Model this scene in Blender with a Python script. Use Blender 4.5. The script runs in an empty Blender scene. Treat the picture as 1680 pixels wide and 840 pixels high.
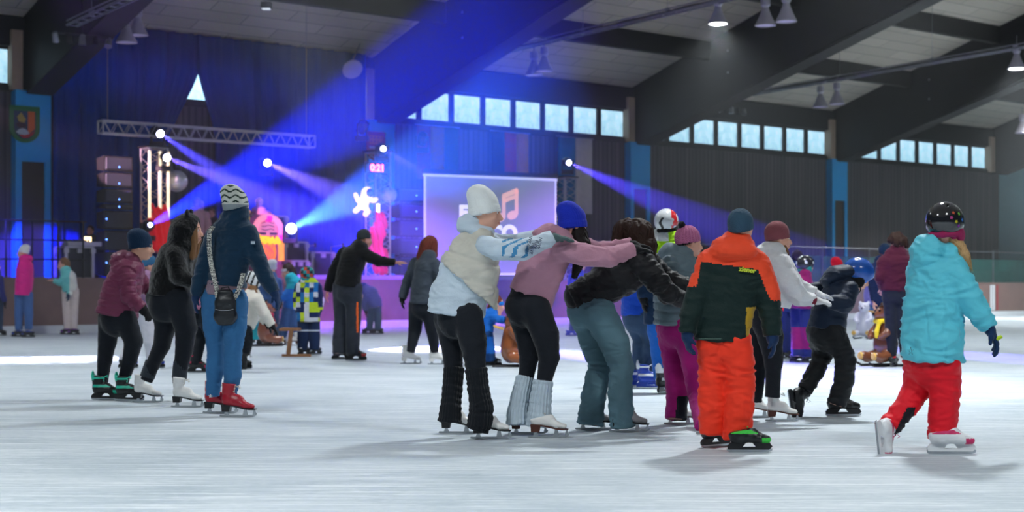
import bpy, bmesh, math, random
import numpy as np
from mathutils import Vector, Matrix
random.seed(7); rng=np.random.default_rng(5)
SC=bpy.context.scene; COL=SC.collection
F=2500.0; HZ=476.0; CH=1.0          # focal length in px, horizon row, camera height
R=math.radians
def s2l(c):
    c=c/255.0
    return c/12.92 if c<=0.04045 else ((c+0.055)/1.055)**2.4
def rgb(r,g,b,k=1.0): return (s2l(r)*k,s2l(g)*k,s2l(b)*k,1)
def G(px,py,h=0.0):                  # point at height h above the ice seen at this pixel
    Z=F*(CH-h)/(py-HZ); return Vector(((px-840)/F*Z,Z,h))
def PZ(px,py,Z): return Vector(((px-840)/F*Z,Z,CH+(HZ-py)/F*Z))
# ---- hall frame: a along the far wall, b out from it towards the camera
DW=37.9; TH=math.atan2(3075,2500)
WX=Vector((math.sin(TH),math.cos(TH),0)); WN=Vector((math.cos(TH),-math.sin(TH),0)); A0=14.827; BAY=10.64
ORG=-WN*DW + WX*0
def W(a,b,z): return WX*(a+A0-0)+WN*(b-DW)+Vector((0,0,z))
def WB(px,py,b):
    r=Vector(((px-840)/F,1,(HZ-py)/F)); k=(DW-b)/(-(r.x*WN.x+r.y*WN.y)); p=r*k
    return p.x*WX.x+p.y*WX.y-A0, p.z+CH
# ---------------- materials
MATS={}
def mat(name,col,rough=.6,metal=0,bump=0,bscale=40,var=.12,vscale=6,emit=None,estr=0,spec=.5,stretch=None,sheen=0,kind='noise',trans=0,coat=0):
    if name in MATS: return MATS[name]
    m=bpy.data.materials.new(name); m.use_nodes=True; nt=m.node_tree; N=nt.nodes; L=nt.links
    b=N['Principled BSDF']; b.inputs['Roughness'].default_value=rough; b.inputs['Metallic'].default_value=metal
    b.inputs['Specular IOR Level'].default_value=spec
    if sheen: b.inputs['Sheen Weight'].default_value=sheen; b.inputs['Sheen Roughness'].default_value=.4
    if coat: b.inputs['Coat Weight'].default_value=coat; b.inputs['Coat Roughness'].default_value=.1
    if trans: b.inputs['Transmission Weight'].default_value=trans
    tc=N.new('ShaderNodeTexCoord'); mp=N.new('ShaderNodeMapping'); L.new(tc.outputs['Object'],mp.inputs['Vector'])
    if stretch: mp.inputs['Scale'].default_value=stretch
    n=N.new('ShaderNodeTexNoise'); n.inputs['Scale'].default_value=vscale; n.inputs['Detail'].default_value=4; L.new(mp.outputs[0],n.inputs['Vector'])
    mx=N.new('ShaderNodeMix'); mx.data_type='RGBA'; mx.inputs[6].default_value=tuple(c*(1-var) for c in col[:3])+(1,); mx.inputs[7].default_value=tuple(min(1,c*(1+var)) for c in col[:3])+(1,)
    L.new(n.outputs['Fac'],mx.inputs[0]); L.new(mx.outputs[2],b.inputs['Base Color'])
    if bump:
        if kind=='knit':
            t=N.new('ShaderNodeTexWave'); t.wave_type='BANDS'; t.bands_direction='DIAGONAL'; t.inputs['Scale'].default_value=bscale; t.inputs['Distortion'].default_value=1.5
        elif kind=='vor':
            t=N.new('ShaderNodeTexVoronoi'); t.inputs['Scale'].default_value=bscale
        else:
            t=N.new('ShaderNodeTexNoise'); t.inputs['Scale'].default_value=bscale; t.inputs['Detail'].default_value=5
        L.new(mp.outputs[0],t.inputs['Vector'])
        bp=N.new('ShaderNodeBump'); bp.inputs['Strength'].default_value=bump; bp.inputs['Distance'].default_value=.01
        L.new(t.outputs[0],bp.inputs['Height']); L.new(bp.outputs[0],b.inputs['Normal'])
    if emit: b.inputs['Emission Color'].default_value=emit; b.inputs['Emission Strength'].default_value=estr
    MATS[name]=m; return m
def cloth(name,c,**k):
    d=dict(rough=.85,bump=.25,bscale=120,var=.15,vscale=9,sheen=.15,spec=.25); d.update(k); return mat(name,rgb(*c),**d)
# ---------------- object helpers
def setp(o,label=None,cat=None,group=None,kind=None):
    if label: o['label']=label
    if cat: o['category']=cat
    if group: o['group']=group
    if kind: o['kind']=kind
    return o
def thing(name,label,cat,loc=(0,0,0),group=None,rz=0):
    o=bpy.data.objects.new(name,None); o.empty_display_size=.1; COL.objects.link(o); o.location=loc; o.rotation_euler=(0,0,rz)
    return setp(o,label,cat,group)
class MB:
    """collects shapes in world space, links them as one mesh object"""
    def __init__(s): s.v=[]; s.f=[]; s.mi=[]
    def add(s,v,f,m=0):
        o=len(s.v); s.v+= [Vector(p) for p in v]; s.f+=[tuple(i+o for i in q) for q in f]; s.mi+=[m]*len(f); return s
    def hexa(s,p,m=0): return s.add(p,[(0,1,2,3),(7,6,5,4),(0,4,5,1),(1,5,6,2),(2,6,7,3),(3,7,4,0)],m)
    def hb(s,a0,a1,b0,b1,z0,z1,m=0):
        return s.hexa([W(a0,b0,z0),W(a1,b0,z0),W(a1,b1,z0),W(a0,b1,z0),W(a0,b0,z1),W(a1,b0,z1),W(a1,b1,z1),W(a0,b1,z1)],m)
    def box(s,c,d,M=None,m=0):
        M=M or Matrix.Identity(3); c=Vector(c)
        P=[c+M@Vector((x*d[0]/2,y*d[1]/2,z*d[2]/2)) for z in(-1,1) for (x,y) in((-1,-1),(1,-1),(1,1),(-1,1))]
        return s.hexa(P,m)
    def tube(s,pts,r,n=8,m=0,closed=False,caps=True):
        pts=[Vector(p) for p in pts]; rr=r if isinstance(r,(list,tuple)) else [r]*len(pts); V=[];Fc=[]
        up=None
        for i,p in enumerate(pts):
            if closed: t=(pts[(i+1)%len(pts)]-pts[i-1])
            else: t=pts[min(i+1,len(pts)-1)]-pts[max(i-1,0)]
            t=t.normalized() if t.length>1e-9 else Vector((0,0,1))
            if up is None: up=Vector((0,0,1)) if abs(t.z)<.9 else Vector((1,0,0))
            u=t.cross(up); u=u.normalized() if u.length>1e-6 else Vector((1,0,0)); w=u.cross(t).normalized(); up=w
            for k in range(n):
                a=2*math.pi*k/n; V.append(p+(u*math.cos(a)+w*math.sin(a))*rr[i])
        L=len(pts)
        for i in range(L if closed else L-1):
            j=(i+1)%L
            for k in range(n): k2=(k+1)%n; Fc.append((i*n+k,i*n+k2,j*n+k2,j*n+k))
        if caps and not closed: Fc.append(tuple(range(n))[::-1]); Fc.append(tuple((L-1)*n+k for k in range(n)))
        return s.add(V,Fc,m)
    def lathe(s,prof,c=(0,0,0),M=None,n=20,m=0):
        M=M or Matrix.Identity(3); c=Vector(c); V=[];Fc=[]
        for (r,z) in prof:
            for k in range(n): a=2*math.pi*k/n; V.append(c+M@Vector((r*math.cos(a),r*math.sin(a),z)))
        for i in range(len(prof)-1):
            for k in range(n): k2=(k+1)%n; Fc.append((i*n+k,i*n+k2,(i+1)*n+k2,(i+1)*n+k))
        Fc.append(tuple(range(n))[::-1]); Fc.append(tuple((len(prof)-1)*n+k for k in range(n)))
        return s.add(V,Fc,m)
    def prism(s,poly,o,ux,uy,d,m=0):
        """polygon (list of 2d) placed at o with axes ux,uy, extruded by vector d"""
        o=Vector(o); A=[o+ux*x+uy*y for x,y in poly]; B=[p+d for p in A]; n=len(poly)
        return s.add(A+B,[tuple(range(n))[::-1],tuple(range(n,2*n))]+[(i,(i+1)%n,(i+1)%n+n,i+n) for i in range(n)],m)
    def build(s,name,mt,parent=None,loc=None,smooth=False,label=None,kind=None):
        base=Vector(loc) if loc is not None else (parent_world(parent) if parent else Vector((0,0,0)))
        me=bpy.data.meshes.new(name); me.from_pydata([tuple(p-base) for p in s.v],[],s.f)
        for q in (mt if isinstance(mt,(list,tuple)) else [mt]): me.materials.append(q)
        if isinstance(mt,(list,tuple)): me.polygons.foreach_set('material_index',s.mi)
        bm=bmesh.new(); bm.from_mesh(me); bmesh.ops.recalc_face_normals(bm,faces=bm.faces); bm.to_mesh(me); bm.free()
        if smooth:
            me.polygons.foreach_set('use_smooth',[True]*len(me.polygons))
            try: me.set_sharp_from_angle(angle=R(40))
            except Exception: pass
        o=bpy.data.objects.new(name,me); COL.objects.link(o)
        if parent: o.parent=parent
        if parent is None: o.location=base
        elif loc is not None: o.location=base-parent_world(parent)
        return setp(o,label=label,kind=kind)
def parent_world(o):
    p=Vector((0,0,0)); 
    while o: p=p+o.location; o=o.parent
    return p
def dup(root,loc,rz=0,label=None,group=None,parent=None):
    def cp(o,par):
        c=o.copy(); COL.objects.link(c); c.parent=par
        for ch in list(o.children): cp(ch,c)
        return c
    r=cp(root,parent); r.location=loc; r.rotation_euler=(0,0,rz)
    if label: r['label']=label
    if group: r['group']=group
    return r
def text(name,s,size,mt,M,loc,parent=None,ext=.004,bold=0,align='CENTER'):
    cu=bpy.data.curves.new(name,'FONT'); cu.body=s; cu.size=size; cu.extrude=ext; cu.align_x=align; cu.align_y='CENTER'; cu.offset=bold
    o=bpy.data.objects.new(name,cu); COL.objects.link(o)
    dg=bpy.context.evaluated_depsgraph_get(); me=bpy.data.meshes.new_from_object(o.evaluated_get(dg)); bpy.data.objects.remove(o)
    me.materials.clear(); me.materials.append(mt); o=bpy.data.objects.new(name,me); COL.objects.link(o)
    base=parent_world(parent) if parent else Vector((0,0,0))
    if parent: o.parent=parent
    o.matrix_basis=Matrix.Translation(Vector(loc)-base)@M.to_4x4(); return o
def frame3(x,y,z): return Matrix((x,y,z)).transposed()
# ---------------- implicit surfaces (each clothed part is one continuous skin)
def vnoise(P,seed=0):
    P=np.asarray(P,dtype=np.float64); I=np.floor(P).astype(np.int64); f=P-I; f=f*f*(3-2*f)
    def h(i,j,k):
        n=(i*374761393+j*668265263+k*2147483647+seed*974711)&0x7fffffff; n=((n^(n>>13))*1274126177)&0x7fffffff
        return ((n^(n>>16))&0xffff)/65535.0
    r=0
    for dx in(0,1):
        for dy in(0,1):
            for dz in(0,1):
                w=(f[:,0] if dx else 1-f[:,0])*(f[:,1] if dy else 1-f[:,1])*(f[:,2] if dz else 1-f[:,2])
                r=r+w*h(I[:,0]+dx,I[:,1]+dy,I[:,2]+dz)
    return r*2-1
class Chain:
    def __init__(s,pts,ru,rv,lat,k=.02,flat=(0,0),op=1,tag=0,pw=2):
        s.p=np.array([tuple(q) for q in pts],float); n=len(s.p); s.ru=np.array(ru,float)*np.ones(n); s.rv=np.array(rv,float)*np.ones(n)
        lat=np.array(lat,float); s.lat=lat if lat.ndim==2 else np.tile(lat,(n,1)); s.k=k; s.flat=flat; s.op=op; s.tag=tag; s.pw=pw
        m=max(s.ru.max(),s.rv.max())+k+.02; s.lo=s.p.min(0)-m; s.hi=s.p.max(0)+m
    def ev(s,X,full=False):
        best=None; tau=None; acc=0
        n=len(s.p)
        for i in range(n-1):
            a=s.p[i]; ab=s.p[i+1]-a; L=np.linalg.norm(ab)+1e-9; ax=ab/L
            w=X-a; tr=w@ax; t=np.clip(tr/L,0,1)
            ru=s.ru[i]+(s.ru[i+1]-s.ru[i])*t; rv=s.rv[i]+(s.rv[i+1]-s.rv[i])*t
            lt=s.lat[i]; u=lt-ax*(lt@ax); nu=np.linalg.norm(u); u=u/nu if nu>1e-6 else np.cross(ax,[0,0,1.]) ; v=np.cross(ax,u)
            du=w@u; dv=w@v; dt=tr-t*L; mn=np.minimum(ru,rv)
            if s.pw==2: q=np.sqrt((du/ru)**2+(dv/rv)**2+(dt/mn)**2)
            else: q=(np.abs(du/ru)**s.pw+np.abs(dv/rv)**s.pw+np.abs(dt/mn)**s.pw)**(1/s.pw)
            d=(q-1)*mn
            if s.flat[0] and i==0: d=np.maximum(d,-tr)
            if s.flat[1] and i==n-2: d=np.maximum(d,tr-L)
            if best is None: best=d; tau=acc+t*L
            else:
                c=d<best; tau=np.where(c,acc+t*L,tau)
                hh=np.maximum(.012-np.abs(best-d),0); best=np.minimum(best,d)-hh*hh/.048
            acc+=L
        return (best,tau,acc) if full else best
def ball(c,r,k=.015,ax=None,op=1,tag=0):
    """ellipsoid: r=(along X axis of ax, Y, Z)"""
    return Ell(c,r,k,ax,op,tag)
class Ell:
    def __init__(s,c,r,k=.015,ax=None,op=1,tag=0):
        s.c=np.array(tuple(c),float); s.r=np.array(r,float)*np.ones(3); s.A=np.array(ax,float) if ax is not None else np.eye(3); s.k=k; s.op=op; s.tag=tag
        m=s.r.max()+k+.02; s.lo=s.c-m; s.hi=s.c+m
    def ev(s,X,full=False):
        w=(X-s.c)@s.A.T; q=np.sqrt(((w/s.r)**2).sum(-1)+1e-12); g=np.sqrt(((w/s.r**2)**2).sum(-1)+1e-12)
        d=q*(q-1)/g
        return (d,w[...,2]+s.r[2],2*s.r[2]) if full else d
def mesh_sdf(prims,h,planes=()):
    lo=np.min([p.lo for p in prims if p.op>0],0)-h; hi=np.max([p.hi for p in prims if p.op>0],0)+h
    n=np.ceil((hi-lo)/h).astype(int)+1
    D=np.full(n,1e3,np.float64)
    for p in prims:
        a=np.maximum(((p.lo-lo)/h).astype(int),0); b=np.minimum(((p.hi-lo)/h).astype(int)+2,n)
        if (b<=a).any(): continue
        g=np.stack(np.meshgrid(*[lo[i]+h*np.arange(a[i],b[i]) for i in range(3)],indexing='ij'),-1)
        d=p.ev(g); S=D[a[0]:b[0],a[1]:b[1],a[2]:b[2]]
        if p.op>0:
            hh=np.maximum(p.k-np.abs(S-d),0)/max(p.k,1e-6); S[:]=np.minimum(S,d)-hh*hh*p.k/4
        else:
            hh=np.maximum(p.k-np.abs(S+d),0)/max(p.k,1e-6); S[:]=np.maximum(S,-d)+hh*hh*p.k/4
    # surface nets
    I=(D<0)
    c=[I[i:n[0]-1+i,j:n[1]-1+j,k:n[2]-1+k] for i in(0,1) for j in(0,1) for k in(0,1)]
    anyc=c[0].copy(); allc=c[0].copy()
    for q in c[1:]: anyc|=q; allc&=q
    act=anyc&~allc; idx=np.full(act.shape,-1,np.int64); cells=np.argwhere(act); idx[act]=np.arange(len(cells))
    corner=[(i,j,k) for i in(0,1) for j in(0,1) for k in(0,1)]
    val=np.stack([D[cells[:,0]+i,cells[:,1]+j,cells[:,2]+k] for (i,j,k) in corner],1)
    acc=np.zeros((len(cells),3)); cnt=np.zeros(len(cells))
    for e0 in range(8):
        for bit in (4,2,1):
            if e0&bit: continue
            e1=e0|bit; v0=val[:,e0]; v1=val[:,e1]; m=(v0<0)!=(v1<0)
            t=np.where(m,v0/(v0-v1+1e-20),0); P0=np.array(corner[e0],float); P1=np.array(corner[e1],float)
            acc+=np.where(m[:,None],P0+(P1-P0)*t[:,None],0); cnt+=m
    V=lo+h*(cells+acc/np.maximum(cnt,1)[:,None])
    Q=[]
    for ax in range(3):
        o=[1,2] if ax==0 else ([2,0] if ax==1 else [0,1])
        sl0=[slice(None)]*3; sl1=[slice(None)]*3; sl0[ax]=slice(0,-1); sl1[ax]=slice(1,None)
        s0=I[tuple(sl0)]; s1=I[tuple(sl1)]; E=np.argwhere(s0!=s1)
        E=E[(E[:,o[0]]>0)&(E[:,o[1]]>0)&(E[:,o[0]]<n[o[0]]-1)&(E[:,o[1]]<n[o[1]]-1)]
        if not len(E): continue
        ins=s0[E[:,0],E[:,1],E[:,2]]
        def g(d1,d2):
            q=E.copy(); q[:,o[0]]-=d1; q[:,o[1]]-=d2; return idx[q[:,0],q[:,1],q[:,2]]
        q=np.stack([g(1,1),g(0,1),g(0,0),g(1,0)],1); q[~ins]=q[~ins][:,::-1]; Q.append(q)
    Q=np.concatenate(Q); Q=Q[(Q>=0).all(1)]
    return V,Q
def normals(V,Q):
    n=np.cross(V[Q[:,2]]-V[Q[:,0]],V[Q[:,3]]-V[Q[:,1]]); N=np.zeros_like(V)
    for i in range(4): np.add.at(N,Q[:,i],n)
    return N/(np.linalg.norm(N,axis=1,keepdims=True)+1e-12)
def relax(V,Q,it=1,f=.5):
    for _ in range(it):
        S=np.zeros_like(V); C=np.zeros(len(V))
        for i in range(4):
            for j in ((i+1)%4,(i+3)%4): np.add.at(S,Q[:,i],V[Q[:,j]]); np.add.at(C,Q[:,i],1)
        V=V+(S/np.maximum(C,1)[:,None]-V)*f
    return V
def sdf_obj(name,prims,h,mt,parent,disp=None,matf=None,base=None,smooth_it=1,label=None,kind=None):
    V,Q=mesh_sdf(prims,h); V=relax(V,Q,smooth_it)
    if disp is not None:
        N=normals(V,Q); best=np.full(len(V),1e9); tau=np.zeros(len(V)); tg=np.zeros(len(V),int)
        for p in prims:
            if p.op<0: continue
            d,t,L=p.ev(V,True); c=d<best; best=np.where(c,d,best); tau=np.where(c,t,tau); tg=np.where(c,p.tag,tg)
        V=V+N*disp(V,N,tau,tg)[:,None]
    base=np.array(tuple(base if base is not None else (parent_world(parent) if parent else (0,0,0))))
    me=bpy.data.meshes.new(name); Vl=(V-base).astype(np.float32)
    me.vertices.add(len(Vl)); me.vertices.foreach_set('co',Vl.ravel()); me.loops.add(len(Q)*4); me.loops.foreach_set('vertex_index',Q.astype(np.int32).ravel())
    me.polygons.add(len(Q)); me.polygons.foreach_set('loop_start',np.arange(0,len(Q)*4,4,dtype=np.int32)); me.polygons.foreach_set('loop_total',np.full(len(Q),4,np.int32))
    me.polygons.foreach_set('use_smooth',np.ones(len(Q),bool))
    for q in (mt if isinstance(mt,(list,tuple)) else [mt]): me.materials.append(q)
    if matf is not None: me.polygons.foreach_set('material_index',matf(V[Q].mean(1)).astype(np.int32))
    me.update(calc_edges=True); me.validate()
    o=bpy.data.objects.new(name,me); COL.objects.link(o)
    if parent: o.parent=parent
    else: o.location=tuple(base)
    return setp(o,label=label,kind=kind)
# displacement styles
def folds(amp=.006,sc=9,seed=1,aniso=(1,1,2.2)):
    def f(V,N,tau,tg):
        P=V*np.array(aniso)*sc; w=vnoise(P*.5,seed)*1.4; Q=P+w[:,None]; a=1-np.abs(vnoise(Q,seed+3))*2.2; b=1-np.abs(vnoise(Q*1.9+7,seed+4))*2.4; m=.5+.5*vnoise(V*4,seed+6)
        return amp*1.35*(np.clip(a,-1,1)*.65+np.clip(b,-1,1)*.5*m+vnoise(P*4.1,seed+9)*.16-.25)
    return f
def quilt(p=.06,amp=.008,seed=1,base=.003):
    fb=folds(base,11,seed)
    def f(V,N,tau,tg):
        w=vnoise(V*7,seed)*.010; x=(tau+w)/p; x=np.abs(x-np.round(x))*2      # 0 at the seams
        g=np.exp(-(x/.22)**2); return -amp*g+fb(V,N,tau,tg)*(1-g)+vnoise(V*38,seed+5)*.0022
    return f
def ribs(n=60,amp=.0025,seed=1,fold=0):
    def f(V,N,tau,tg):
        a=np.arctan2(N[:,1],N[:,0]); r=amp*np.sin(a*n)
        if fold: r=r+fold*np.sin(tau*2*math.pi/.045+vnoise(V*12,seed)*2.5)*(.5+.5*vnoise(V*5,seed+1))
        return r
    return f
def fuzz(amp=.005,sc=70,seed=1):
    def f(V,N,tau,tg): return amp*vnoise(V*sc,seed)+amp*.8*vnoise(V*sc*.3,seed+2)
    return f
def strand(axis=(0,0,1),amp=.006,sc=55,seed=1):
    ax=np.array(axis,float); ax/=np.linalg.norm(ax)
    def f(V,N,tau,tg):
        P=V-np.outer(V@ax,ax)*.93; return amp*vnoise(P*sc,seed)+amp*.6*vnoise(P*sc*2.3,seed+1)
    return f
HZD=.0045; BP=700; BM=60000
from mathutils import Vector as _V
LAMPS=[(_V((3.8,16,9.5)),560,'lit hall lamp above and behind the skater chain, out of the frame'),(_V((-4.5,3.5,9.0)),430,'lit hall lamp above the near left ice, out of the frame'),(_V((5.5,1.5,9.0)),430,'lit hall lamp above the near right ice, out of the frame'),(_V((-8,17,9.5)),260,'lit hall lamp above the left ice, out of the frame'),(_V((13,22,10)),200,'lit hall lamp above the right ice, out of the frame')]
for _i,(_x,_y) in enumerate([(-14,26),(-3,28),(8,30),(19,34),(28,42)]): LAMPS.append((_V((_x,_y,9.6)),550 if _x==28 else 230,'lit hall lamp added over the far ice, %s in the unseen row'%['leftmost','second','middle','fourth','rightmost'][_i]))  # row put in above the view to brighten far ice and ceiling
WORLD=.05; EXPO=.34
LAMPS.append((_V((19.8,53.2,9.0)),900,'unseen lamp added in the far right corner to light the end wall'))  # added out of view so the end wall gets light
# =====================================================  THE HALL
M_ice=None
def ice_mat():
    m=bpy.data.materials.new('rink_ice'); m.use_nodes=True; nt=m.node_tree; N=nt.nodes; L=nt.links; b=N['Principled BSDF']
    tc=N.new('ShaderNodeTexCoord')
    def sc(scale,rot,ns,lo,hi,det=3):
        mp=N.new('ShaderNodeMapping'); mp.inputs['Scale'].default_value=scale; mp.inputs['Rotation'].default_value=(0,0,rot); L.new(tc.outputs['Object'],mp.inputs[0])
        n=N.new('ShaderNodeTexNoise'); n.inputs['Scale'].default_value=ns; n.inputs['Detail'].default_value=det; n.inputs['Distortion'].default_value=.3; L.new(mp.outputs[0],n.inputs['Vector'])
        r=N.new('ShaderNodeMapRange'); r.inputs[1].default_value=lo; r.inputs[2].default_value=hi; L.new(n.outputs['Fac'],r.inputs[0]); return r.outputs[0]
    def mth(op,a,c):
        q=N.new('ShaderNodeMath'); q.operation=op
        for i,x in enumerate((a,c)):
            if isinstance(x,(int,float)): q.inputs[i].default_value=x
            else: L.new(x,q.inputs[i])
        return q.outputs[0]
    s=[sc((.25,9,1),.12,3.2,.60,.66),sc((.3,10,1),-.22,3.5,.61,.67),sc((.28,9,1),.5,3,.62,.68),sc((.35,10,1),1.2,3,.62,.68),sc((.35,10,1),-.8,3,.62,.68),sc((.3,14,1),.3,5,.62,.67)]
    t=s[0]
    for q in s[1:]: t=mth('MAXIMUM',t,q)
    soft=sc((.8,1.3,1),.05,1.1,.25,.8,6); fine=sc((1.2,5,1),.08,14,.25,.8,6)
    k=mth('ADD',mth('MULTIPLY',soft,.38),mth('MULTIPLY',fine,.42)); k2=mth('ADD',k,mth('MULTIPLY',t,.5))
    cr=N.new('ShaderNodeValToRGB'); cr.color_ramp.elements[0].position=.15; cr.color_ramp.elements[0].color=(.36,.44,.50,1); cr.color_ramp.elements[1].position=.85; cr.color_ramp.elements[1].color=(.72,.77,.81,1); L.new(k2,cr.inputs[0]); L.new(cr.outputs[0],b.inputs['Base Color'])
    rr=N.new('ShaderNodeMapRange'); rr.inputs[3].default_value=.42; rr.inputs[4].default_value=.7; L.new(k2,rr.inputs[0]); L.new(rr.outputs[0],b.inputs['Roughness'])
    bp=N.new('ShaderNodeBump'); bp.inputs['Strength'].default_value=.25; bp.inputs['Distance'].default_value=.01; L.new(k2,bp.inputs['Height']); L.new(bp.outputs[0],b.inputs['Normal'])
    b.inputs['Specular IOR Level'].default_value=.35
    return m
def wood_wall_mat():
    m=bpy.data.materials.new('wall_boards'); m.use_nodes=True; nt=m.node_tree; N=nt.nodes; L=nt.links; b=N['Principled BSDF']
    tc=N.new('ShaderNodeTexCoord'); mp=N.new('ShaderNodeMapping'); mp.inputs['Rotation'].default_value=(0,0,-math.atan2(WX.y,WX.x)); L.new(tc.outputs['Object'],mp.inputs[0])
    w=N.new('ShaderNodeTexWave'); w.bands_direction='X'; w.inputs['Scale'].default_value=1.6; w.inputs['Distortion'].default_value=.0; L.new(mp.outputs[0],w.inputs[0])
    mp2=N.new('ShaderNodeMapping'); mp2.inputs['Scale'].default_value=(5,5,.12); L.new(mp.outputs[0],mp2.inputs[0])
    n=N.new('ShaderNodeTexNoise'); n.inputs['Scale'].default_value=1.6; n.inputs['Detail'].default_value=6; L.new(mp2.outputs[0],n.inputs['Vector'])
    r=N.new('ShaderNodeMapRange'); r.inputs[1].default_value=.0; r.inputs[2].default_value=.25; L.new(w.outputs['Fac'],r.inputs[0])
    cr=N.new('ShaderNodeValToRGB'); cr.color_ramp.elements[0].position=.3; cr.color_ramp.elements[0].color=(.050,.045,.056,1); cr.color_ramp.elements[1].position=.75; cr.color_ramp.elements[1].color=(.15,.122,.13,1); L.new(n.outputs['Fac'],cr.inputs[0])
    mx=N.new('ShaderNodeMix'); mx.data_type='RGBA'; mx.blend_type='MULTIPLY'; mx.inputs[0].default_value=.6; L.new(cr.outputs[0],mx.inputs[6]); L.new(r.outputs[0],mx.inputs[7]); L.new(mx.outputs[2],b.inputs['Base Color'])
    b.inputs['Roughness'].default_value=.7; bp=N.new('ShaderNodeBump'); bp.inputs['Strength'].default_value=.4; L.new(w.outputs['Fac'],bp.inputs['Height']); L.new(bp.outputs[0],b.inputs['Normal']); return m
def ceil_mat():
    m=bpy.data.materials.new('ceiling_panels'); m.use_nodes=True; nt=m.node_tree; N=nt.nodes; L=nt.links; b=N['Principled BSDF']
    tc=N.new('ShaderNodeTexCoord'); mp=N.new('ShaderNodeMapping'); mp.inputs['Rotation'].default_value=(0,0,-math.atan2(WX.y,WX.x)); L.new(tc.outputs['Object'],mp.inputs[0])
    br=N.new('ShaderNodeTexBrick'); br.inputs['Scale'].default_value=1; br.inputs['Brick Width'].default_value=2.4; br.inputs['Row Height'].default_value=.55; br.inputs['Mortar Size'].default_value=.012
    br.inputs['Color1'].default_value=(.48,.43,.37,1); br.inputs['Color2'].default_value=(.57,.51,.44,1); br.inputs['Mortar'].default_value=(.16,.14,.12,1); L.new(mp.outputs[0],br.inputs['Vector']); 
    n=N.new('ShaderNodeTexNoise'); n.inputs['Scale'].default_value=30; L.new(tc.outputs['Object'],n.inputs['Vector'])
    mx=N.new('ShaderNodeMix'); mx.data_type='RGBA'; mx.blend_type='OVERLAY'; mx.inputs[0].default_value=.35; L.new(br.outputs[0],mx.inputs[6]); L.new(n.outputs['Color'],mx.inputs[7]); L.new(mx.outputs[2],b.inputs['Base Color'])
    b.inputs['Roughness'].default_value=.85; return m
def glass_mat():
    m=bpy.data.materials.new('frosted_window_glass'); m.use_nodes=True; nt=m.node_tree; N=nt.nodes; L=nt.links; b=N['Principled BSDF']
    tc=N.new('ShaderNodeTexCoord'); n=N.new('ShaderNodeTexNoise'); n.inputs['Scale'].default_value=1.1; n.inputs['Detail'].default_value=8; n.inputs['Roughness'].default_value=.65; L.new(tc.outputs['Object'],n.inputs['Vector'])
    cr=N.new('ShaderNodeValToRGB'); e=cr.color_ramp.elements; e[0].position=.35; e[0].color=(.12,.25,.33,1); e[1].position=.66; e[1].color=(.50,.66,.78,1); x=e.new(.5); x.color=(.25,.42,.52,1); L.new(n.outputs['Fac'],cr.inputs[0])
    L.new(cr.outputs[0],b.inputs['Emission Color']); b.inputs['Emission Strength'].default_value=WINE; L.new(cr.outputs[0],b.inputs['Base Color']); b.inputs['Roughness'].default_value=.3; return m
WINE=1.7
WINE=3.2; m_glass_boost=glass_mat(); WINE=1.5; m_ice=ice_mat(); m_wall=wood_wall_mat(); m_ceil=ceil_mat(); m_glass=glass_mat()
m_beam=mat('dark_glulam',(.014,.012,.012,1),rough=.6,bump=.2,bscale=30,stretch=(1,1,6),var=.3)
m_purlin=mat('dark_purlin',(.018,.016,.016,1),rough=.7,bump=.2,bscale=20)
m_bluep=mat('blue_pillar_paint',rgb(36,168,240),rough=.5,bump=.05,var=.06)
m_inset=mat('brown_inset_panel',(.045,.03,.026,1),rough=.7,bump=.3,bscale=12,stretch=(1,1,.2))
m_post=mat('weathered_post',rgb(175,150,130),rough=.8,bump=.3,bscale=8)
m_winfr=mat('dark_window_frame',(.02,.015,.014,1),rough=.6)
m_board=mat('rink_board_brown',rgb(125,98,92),rough=.45,bump=.15,bscale=6,var=.25,vscale=3)
m_kick=mat('white_kickplate',rgb(215,220,225),rough=.5,var=.08)
m_steel=mat('galvanised_steel',rgb(150,152,158),rough=.4,metal=.8,bump=.05)
m_alu=mat('truss_aluminium',rgb(200,200,205),rough=.35,metal=.75,bump=.03)
m_blk=mat('matt_black',(.012,.012,.014,1),rough=.55,bump=.1,bscale=60)
m_blkg=mat('gloss_black',(.01,.01,.012,1),rough=.2)
m_lampw=mat('lamp_enamel',rgb(190,185,200),rough=.35,bump=.03,metal=.3)
m_conc=mat('end_wall_plaster',rgb(135,185,195),rough=.85,bump=.2,bscale=5,var=.12,vscale=1)
m_steps=mat('grey_steps',rgb(120,125,130),rough=.9,bump=.2,bscale=10)
m_stage=mat('stage_deck_black',(.02,.02,.024,1),rough=.6,bump=.1)
def struct(o): o['kind']='structure'; return o
AMIN,AMAX=-9.0,4*BAY+.6
def roofz(b): return 7.9+.31*b
def topz(p):
    b=Vector((p[0],p[1],0)).dot(WN)+DW; return roofz(min(max(b,0),15.0))
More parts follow.
